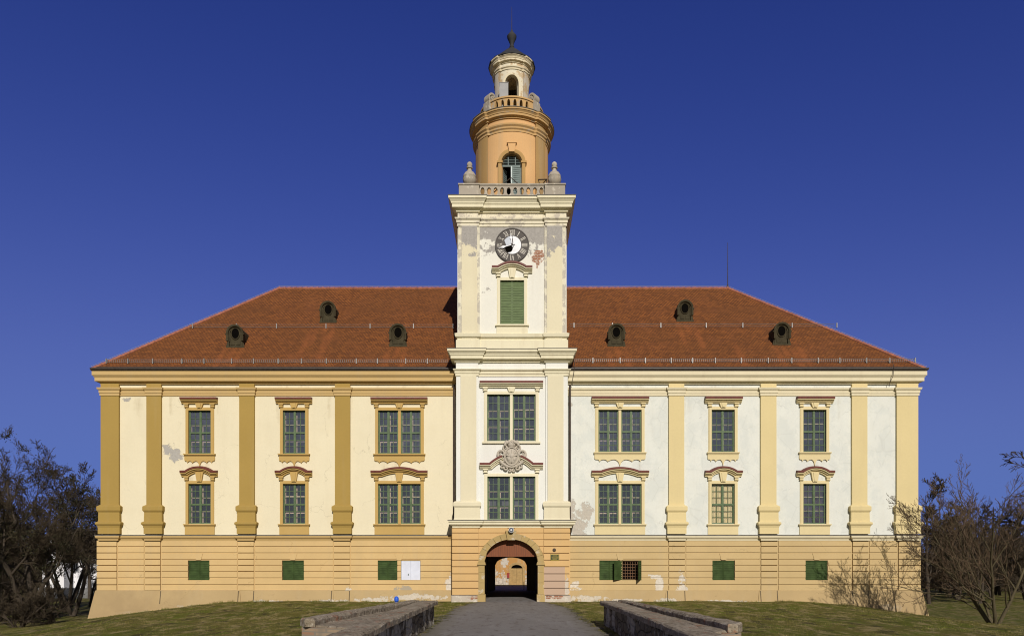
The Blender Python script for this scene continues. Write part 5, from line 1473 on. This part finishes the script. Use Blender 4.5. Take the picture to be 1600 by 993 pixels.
for a, b in ((d0, dc), (dc, d1)): mb.box(a + .12, b - .12, CYW + .12, CYW + .15, cg + .25, cg + 1.0).box(a + .12, b - .12, CYW + .12, CYW + .15, cg + 1.2, dZ(889))
lpart(mb, 'door', 'door_wood', cw)
lpart(MB().sweep_xz([(d0 - .15, cg)] + [(dc - (da_ + .15) * math.cos(a), dZ(887) + (da_ * .62 + .15) * math.sin(a)) for a in np.linspace(0, PI, 17)] + [(d1 + .15, cg)], [(-.15, -.05), (-.15, .06), (.15, .06), (.15, -.05)], CYW), 'door_surround', 'door_wood', cw, 40)
lpart(MB().box(d0, d1, CYW + .3, CYW + .34, cg, dZ(880)), 'interior_shade_sheet', 'black', cw)  # black sheet painting the shade behind the doorway
rw0 = MB(); rw0.add([(-25, CYW - .6, cg + 8.9), (25, CYW - .6, cg + 8.9), (25, CYW + 4, cg + 13), (-25, CYW + 4, cg + 13), (25, CYW + 8.6, cg + 8.9), (-25, CYW + 8.6, cg + 8.9)], [(0, 1, 2, 3), (3, 2, 4, 5), (0, 3, 5), (1, 4, 2)])
lpart(rw0, 'roof', 'roof_x', cw)
Mt['redbox'] = simple('red_painted_box', (.28, .03, .025), .5, .15)
bx_ = dX(794)
rb = empty('red_box', (bx_, CYW - .1, dZ(902)), 'small red box fixed to the courtyard wall left of its door', 'box')
lpart(MB().box(bx_ - .12, bx_ + .16, CYW - .16, CYW, dZ(902), dZ(895)), 'case', 'redbox', rb)
lpart(MB().box(bx_ - .14, bx_ + .18, CYW - .2, CYW, dZ(895), dZ(894.4)), 'lid', 'redbox', rb)
# bollard-like rail by the passage mouth
rlx = X(820.5, 16.5)
rl = MB().tube([(rlx - .10, 16.5, gz(0, 16.5)), (rlx - .10, 16.5, .62), (rlx + .45, 16.5, .62), (rlx + .45, 16.5, gz(0, 16.5))], .03, 6)
tag(rl.build('hand_rail', Mt['iron']), 'low dark metal rail at the far right mouth of the passage', 'rail')

# ------------------------------------------------------------------ trees
def bark(name, col, vary=.3):
    return simple(name, col, .95, vary, 3, 0, .4, .1, (3, 3, .6))
Mt['bark'] = bark('grey_brown_bark', (.060, .048, .036))
Mt['twig'] = bark('dark_brown_twigs', (.060, .046, .030))
Mt['bark2'] = bark('mossy_bark', (.085, .070, .040))
Mt['twig2'] = bark('brown_shrub_twigs', (.115, .080, .050))
Mt['ivy'] = simple('dark_ivy_leaves', (.034, .032, .012), .7, .45, 1.5)
Mt['needle'] = simple('dull_evergreen_needles', (.030, .034, .014), .8, .4, 1.5)

def grow(seed, h, spec, lean=(0, 0), stems=1, trunk_r=.2, trunk_frac=.35, wander=.16, stem_spread=.3, up=.25):
    """polylines by level: spec = [(children, length factor, angle deg, segments)] for each branching level"""
    r = random.Random(seed); levels = [[] for _ in range(len(spec) + 1)]
    def rv(s_): return Vector((r.gauss(0, s_), r.gauss(0, s_), r.gauss(0, s_)))
    def line(p, d, L, r0, r1, n, w_, upk):
        pts = [p.copy()]; rs = [r0]; d = d.normalized()
        for k in range(n):
            d = (d + rv(w_) + Vector((0, 0, upk / n))).normalized()
            p = p + d * (L / n); pts.append(p.copy()); rs.append(r0 + (r1 - r0) * (k + 1) / n)
        return pts, rs
    base = []
    for s_ in range(stems):
        a = r.uniform(0, 2 * PI)
        d = Vector((lean[0] + (math.cos(a) * stem_spread if stems > 1 else 0), lean[1] + (math.sin(a) * stem_spread if stems > 1 else 0), 1))
        k = r.uniform(.75, 1.0) if stems > 1 else 1
        base.append(line(Vector((r.uniform(-.1, .1), r.uniform(-.1, .1), -.3)) if stems > 1 else Vector((0, 0, -.3)), d, h * k * .92, trunk_r * (k if stems > 1 else 1), trunk_r * .12, 9, wander * .45, .15))
    levels[0] = base
    for li, (nc, lf, ang, n) in enumerate(spec):
        out = []
        for (pts, rs) in levels[li]:
            Lp = sum((pts[i + 1] - pts[i]).length for i in range(len(pts) - 1))
            m = max(1, int(nc * r.uniform(.75, 1.25)))
            for c in range(m):
                t0 = trunk_frac if li == 0 else .22
                t = t0 + (1 - t0) * (c + r.random()) / m
                f_ = t * (len(pts) - 1); i = min(int(f_), len(pts) - 2); u = f_ - i
                p = pts[i].lerp(pts[i + 1], u); d = (pts[i + 1] - pts[i]).normalized()
                rad = rs[i] + (rs[i + 1] - rs[i]) * u
                side = rv(1); side -= d * side.dot(d); side.normalize()
                a = math.radians(ang * r.uniform(.65, 1.3))
                dd = d * math.cos(a) + side * math.sin(a)
                L = Lp * lf * r.uniform(.65, 1.25) * (1.15 - .65 * t if li == 0 else 1.1 - .5 * t)
                r0 = max(.006, min(rad * .62, rad)); out.append(line(p, dd, L, r0, max(.004, r0 * .25), n, wander, up))
        levels[li + 1] = out
    return levels
def tubes_np(polys, sides, minr=0.0, rs_scale=1.0):
    """all polylines of one segment count as tubes, vectorised"""
    if not polys: return np.zeros((0, 3)), np.zeros((0, 4), int)
    Vs, Fs, off = [], [], 0
    byn = {}
    for pts, rs in polys: byn.setdefault(len(pts), []).append((pts, rs))
    for n, lst in byn.items():
        Pn = np.array([[tuple(p) for p in pts] for pts, _ in lst]); R = np.maximum(np.array([rs for _, rs in lst]) * rs_scale, minr)
        D = np.empty_like(Pn); D[:, 1:-1] = Pn[:, 2:] - Pn[:, :-2]; D[:, 0] = Pn[:, 1] - Pn[:, 0]; D[:, -1] = Pn[:, -1] - Pn[:, -2]
        D /= np.linalg.norm(D, axis=2, keepdims=True) + 1e-9
        ref = np.where(np.abs(D[..., 2:3]) < .9, np.array([0, 0, 1.0]), np.array([1.0, 0, 0]))
        U = np.cross(D, ref); U /= np.linalg.norm(U, axis=2, keepdims=True) + 1e-9; W = np.cross(D, U)
        A = np.arange(sides) * 2 * PI / sides
        V = Pn[:, :, None, :] + R[:, :, None, None] * (U[:, :, None, :] * np.cos(A)[None, None, :, None] + W[:, :, None, :] * np.sin(A)[None, None, :, None])
        B = len(lst); idx = np.arange(B * n * sides).reshape(B, n, sides) + off
        nx_ = np.roll(idx, -1, axis=2)
        F_ = np.stack([idx[:, :-1], nx_[:, :-1], nx_[:, 1:], idx[:, 1:]], -1).reshape(-1, 4)
        Vs.append(V.reshape(-1, 3)); Fs.append(F_); off += B * n * sides
    return np.concatenate(Vs), np.concatenate(Fs)
def join_np(parts):
    Vs, Fs, o = [], [], 0
    for V, F_ in parts:
        Vs.append(V); Fs.append(F_ + o); o += len(V)
    return np.concatenate(Vs), np.concatenate(Fs)
def leaves(seed, centers, n, spread, size, squash=1.0):
    r = np.random.default_rng(seed)
    c = np.asarray(centers)[r.integers(0, len(centers), n)]
    p = c + r.normal(0, 1, (n, 3)) * np.array([spread, spread, spread * squash])
    a = r.normal(0, 1, (n, 3)); a /= np.linalg.norm(a, axis=1, keepdims=True); b = np.cross(a, r.normal(0, 1, (n, 3))); b /= np.linalg.norm(b, axis=1, keepdims=True)
    s_ = r.uniform(.6, 1.4, (n, 1)) * size
    V = np.stack([p - a * s_, p + b * s_ * .5, p + a * s_, p - b * s_ * .5], 1).reshape(-1, 3)
    return V, np.arange(n * 4).reshape(-1, 4)
def tree(name, loc, label, cat, levels, mats, group=None, minr=.008, split=2, ivy=None, rot=0):
    t = empty(name, loc, label, cat, group); t.rotation_euler = (0, 0, rot)
    V, F_ = join_np([tubes_np(levels[i], 7 if i == 0 else 5, .012) for i in range(split)])
    o = bpy.data.objects.new('trunk', fast_mesh('trunk', V, F_, Mt[mats[0]])); C.objects.link(o); o.parent = t
    V, F_ = join_np([tubes_np(levels[i], 4 if i == split else 3, minr) for i in range(split, len(levels)) if levels[i]])
    o = bpy.data.objects.new('crown', fast_mesh('crown', V, F_, Mt[mats[1]])); C.objects.link(o); o.parent = t
    if ivy is not None:
        V, F_ = ivy
        o = bpy.data.objects.new('ivy', fast_mesh('ivy', V, F_, Mt['ivy'])); C.objects.link(o); o.parent = t
    return t
def at(px, y_, dz=0.0):
    x = X(px, y_); return (x, y_, gz(x, y_) + dz)

# --- right: spreading bare tree close to the corner, casting its shadow on the basement
lv = grow(11, 7.2, [(9, .60, 44, 6), (8, .48, 42, 5), (6, .42, 40, 4), (3, .45, 36, 3)], stems=6, trunk_r=.095, trunk_frac=.16, stem_spread=.55, wander=.13, up=.5, lean=(-.12, 0))
tree('bare_tree', at(1556, -7.0), 'low bare many-stemmed tree at the right corner of the palace, twigs reaching before its wall', 'tree', lv, ('bark2', 'twig2'), minr=.007)
# tall tree mostly outside the frame whose drooping tip enters at the right edge
lv = grow(23, 15.5, [(16, .33, 62, 6), (9, .40, 42, 5), (9, .42, 36, 3), (7, .45, 38, 2)], trunk_r=.28, trunk_frac=.3, up=-.1, wander=.1)
tp = [p for pts, _ in lv[3] for p in pts]
tree('conifer', at(1622, -3.0), 'tall tree mostly out of frame, its feathery branch tip entering at the right edge', 'tree', lv, ('bark', 'twig'), minr=.012)
# --- left: big ivy-clad tree group beyond the corner
def ivy_for(lv, seed, n_c, n, spread, size, hmin=2.0, lvl=2):
    r = random.Random(seed)
    cand = [p for pts, _ in lv[lvl] for p in pts if p.z > hmin]
    cs = [tuple(r.choice(cand)) for _ in range(n_c)]
    tr = [tuple(p) for pts, _ in lv[0] for p in pts if p.z < 9]
    V1 = leaves(seed, cs, n, spread, size, .8)
    V2 = leaves(seed + 1, tr, n // 5, spread * .5, size, 1.5)
    return join_np([V1, V2])
BIG = [(9, .56, 46, 6), (9, .48, 44, 5), (9, .46, 42, 4), (8, .5, 40, 3)]
lvA = grow(32, 12.8, BIG, stems=3, trunk_r=.24, trunk_frac=.3, stem_spread=.34, wander=.16, up=.4)
lvB = grow(37, 10.4, BIG, stems=2, trunk_r=.22, trunk_frac=.38, stem_spread=.3, wander=.16, up=.4)
lvC = grow(41, 12.5, [(11, .46, 46, 6), (8, .5, 42, 5), (6, .46, 40, 4), (4, .5, 38, 3)], trunk_r=.24, trunk_frac=.18, wander=.15, up=.4)
ivA, ivB = ivy_for(lvA, 5, 55, 5500, .24, .06), ivy_for(lvB, 6, 45, 5000, .22, .06)
tA = tree('ivy_tree', at(44, 10), 'large dark ivy-clad tree left of the palace, the tallest of the left group', 'tree', lvA, ('bark', 'twig'), 'trees left of the palace', .011, ivy=ivA)
tB = tree('ivy_tree', at(112, 16), 'forked ivy-clad tree standing nearest to the left corner of the palace', 'tree', lvB, ('bark', 'twig'), 'trees left of the palace', .011, ivy=ivB)
def again(src, loc, rot, sc, label, group=None):
    c = copy_tree(src); c.location = loc; c.rotation_euler = (0, 0, rot); c.scale = (sc, sc, sc); c['label'] = label
    if group: c['group'] = group
    return c
again(tA, at(8, 18), 2.1, 1.05, 'ivy-clad tree cut by the left edge of the picture, behind the low shrubs', 'trees left of the palace')
again(tB, at(-30, 6), 4.0, 1.0, 'dark tree at the far left whose branches hang over the left picture edge', 'trees left of the palace')
again(tA, at(104, 24), 5.0, .95, 'ivy-clad tree rising just left of the palace corner before the white house', 'trees left of the palace')
tC = tree('bare_tree', at(140, 45), 'fine-twigged bare tree rising behind the left corner of the palace', 'tree', lvC, ('bark', 'twig'), 'trees left of the palace', .02)
# shrub in front on the left
lvS = grow(53, 3.1, [(9, .55, 46, 5), (8, .5, 42, 4), (6, .5, 40, 3)], stems=6, trunk_r=.10, trunk_frac=.12, stem_spread=.6, up=.2, wander=.18)
sh = tree('bare_shrub', at(84, 6.5), 'low bare brown shrub with short double trunk on the slope left of the palace', 'shrub', lvS, ('bark', 'twig'), 'shrubs left of the palace', .012)
again(sh, at(30, 4), 1.9, .9, 'bare brown shrub at the bottom left edge of the picture', 'shrubs left of the palace')
again(sh, at(-4, 12), 3.4, 1.15, 'taller bare shrub under the ivy-clad tree at the left edge', 'shrubs left of the palace')
again(tB, at(140, 30), 1.2, .82, 'smaller ivy-clad tree between the white house and the palace corner', 'trees left of the palace')
for px_, y_, sc_, lb_ in ((22, 36, 1.0, 'fine-twigged bare tree behind the large ivy-clad tree at the left'), (76, 40, .95, 'fine-twigged bare tree rising straight behind the white house gable'), (-8, 30, 1.05, 'fine-twigged bare tree at the very left edge of the picture')):
    again(tC, at(px_, y_), px_ * .1, sc_, lb_, 'trees left of the palace')
# --- right wood
lvW = grow(61, 12.5, [(13, .42, 46, 5), (9, .46, 42, 4), (8, .46, 40, 3), (5, .5, 38, 2)], trunk_r=.22, trunk_frac=.15, wander=.15, up=.4)
lvX = grow(67, 11.0, [(12, .46, 50, 5), (9, .46, 44, 4), (8, .46, 40, 3), (5, .5, 38, 2)], stems=2, trunk_r=.2, trunk_frac=.12, stem_spread=.2, wander=.16, up=.35)
g = 'bare trees of the wood right of the palace'
WL = 'bare brown tree in the dense wood behind the right corner of the palace'
tW = tree('wood_tree', at(1452, 34), WL, 'tree', lvW, ('bark', 'twig'), g, .022)
tX = tree('wood_tree', at(1495, 42), WL, 'tree', lvX, ('bark', 'twig'), g, .022)
rr = random.Random(12)
for k in range(30):
    px = 1425 + 210 * ((k * .6180339) % 1); yy = rr.uniform(30, 95)
    again(rr.choice((tW, tX)), at(px, yy), rr.uniform(0, 6.28), rr.uniform(.70, .98) * (.85 + yy / 420) * (1.0 if px > 1470 else .9), WL, g)
# --- trees beyond the house on the left, one far background group
g2 = 'far bare trees behind the white house'
FL = 'bare tree in the far belt behind the white house left of the palace'
for k in range(16):
    px = -40 + 215 * ((k * .6180339) % 1); yy = rr.uniform(85, 130)
    again(rr.choice((tW, tX)), at(px, yy), rr.uniform(0, 6.28), rr.uniform(.8, 1.1), FL, g2)
for k in range(5):
    px = -40 + 80 * ((k * .6180339) % 1); yy = rr.uniform(26, 50)
    again(rr.choice((tW, tX, tC)), at(px, yy), rr.uniform(0, 6.28), rr.uniform(.75, .95), 'bare tree between the white house and the ivy-clad trees', 'bare trees before the white house')
# undergrowth: low thicket masses hiding the foot of the woods
def thicket(name, label, pts, seed, n, size):
    r = np.random.default_rng(seed)
    V, F_ = leaves(seed, pts, n, 1.1, size, .6)
    V[:, 2] = np.maximum(V[:, 2], -3)
    o = bpy.data.objects.new(name, fast_mesh(name, V, F_, Mt['twig'])); C.objects.link(o)
    tag(o, label, 'undergrowth', kind='stuff')
pts = []
for k in range(70):
    p = at(1425 + 240 * rr.random(), rr.uniform(60, 110)); pts.append((p[0], p[1], p[2] + rr.uniform(.2, 2.6)))
thicket('undergrowth', 'dense brown undergrowth at the foot of the right-hand wood', pts, 3, 26000, .16)
pts = []
for k in range(60):
    p = at(-60 + 200 * rr.random(), rr.uniform(60, 120)); pts.append((p[0], p[1], p[2] + rr.uniform(.0, .5)))
thicket('undergrowth', 'dense brown undergrowth around the white house on the left', pts, 4, 20000, .16)

# ------------------------------------------------------------------ white house far left
HY = 52.0
hxa, hxb = X(66, HY), X(100, HY)
hg = gz(hxa, HY)
hs_ = empty('white_house', ((hxa + hxb) / 2, HY, hg), 'white gabled house with dark roof behind the trees left of the palace', 'house')
Mt['house'] = plaster('white_house_plaster', (.72, .72, .74), .05, .05)
Mt['house_roof'] = simple('dark_house_roof_tiles', (.055, .042, .036), .85, .25, 4)
Mt['house_glass'] = simple('dark_house_window', (.04, .045, .055), .2, .2)
ze, zp = Z(872, HY), Z(826, HY)
hm = (hxa + hxb) / 2
m_ = MB().prism([(hxa, hg - .5), (hxb, hg - .5), (hxb, ze), (hm, zp), (hxa, ze)], HY, HY + 11)
lx1 = X(158, HY + 2); lze = Z(868, HY + 2)
m_.box(hxb + .02, lx1, HY + 2, HY + 9, hg - .5, lze)
lpart(m_, 'wall', 'house', hs_)
rm = MB()
for a, b in (((hxa - .5, ze - .55), (hm, zp + .12)), ((hm, zp + .12), (hxb + .5, ze - .55))):
    d = Vector((b[0] - a[0], b[1] - a[1])).normalized(); nn = Vector((-d.y, d.x)) * .2
    rm.prism([a, b, (b[0] + nn.x, b[1] + nn.y), (a[0] + nn.x, a[1] + nn.y)], HY - .5, HY + 11.5)
rm.add([(hm, HY + 5.5, zp - .3), (lx1 + .5, HY + 5.5, zp - .3), (lx1 + .5, HY + 1.4, lze - .1), (hxb - .5, HY + 1.4, lze - .1), (lx1 + .5, HY + 9.6, lze - .1), (hm, HY + 9.6, lze - .1)], [(0, 1, 2, 3), (0, 1, 4, 5)])
roof_ = lpart(rm, 'roof', 'house_roof', hs_)
ch = MB().box(hm + 3, hm + 3.7, HY + 5, HY + 5.8, zp - 1, zp + .9)
c_ = lpart(ch, 'chimney', 'house', hs_); c_.parent = roof_
for (a, b, c, d, yy) in ((X(78, HY), X(88, HY), Z(889, HY), Z(877, HY), HY), (X(84, HY), X(91, HY), Z(862, HY), Z(850, HY), HY), (X(116, HY + 2), X(122, HY + 2), Z(892, HY), Z(880, HY), HY + 2), (X(138, HY + 2), X(146, HY + 2), Z(892, HY), Z(880, HY), HY + 2)):
    f = lpart(MB().box(a - .08, b + .08, yy - .06, yy, c - .08, d + .08).box((a + b) / 2 - .04, (a + b) / 2 + .04, yy - .09, yy, c, d), 'window', 'house', hs_)
    p = lpart(MB().box(a, b, yy - .075, yy - .03, c, d), 'pane', 'house_glass', hs_); p.parent = f
# low fence before the house
fy = 46.0
fx0, fx1 = X(60, fy), X(150, fy)
fn = empty('picket_fence', (fx0, fy, gz(fx0, fy)), 'pale picket fence before the white house on the left', 'fence')
m_ = MB(); n = 60
for k in range(n + 1):
    xx = fx0 + (fx1 - fx0) * k / n; zz = gz(xx, fy)
    m_.box(xx - .04, xx + .04, fy - .02, fy + .02, zz, zz + 1.25)
lpart(m_, 'pickets', 'galv', fn)
zz = gz(fx0, fy)
lpart(MB().box(fx0, fx1, fy + .02, fy + .06, zz + .3, zz + .38).box(fx0, fx1, fy + .02, fy + .06, zz + 1.0, zz + 1.08), 'rails', 'galv', fn)
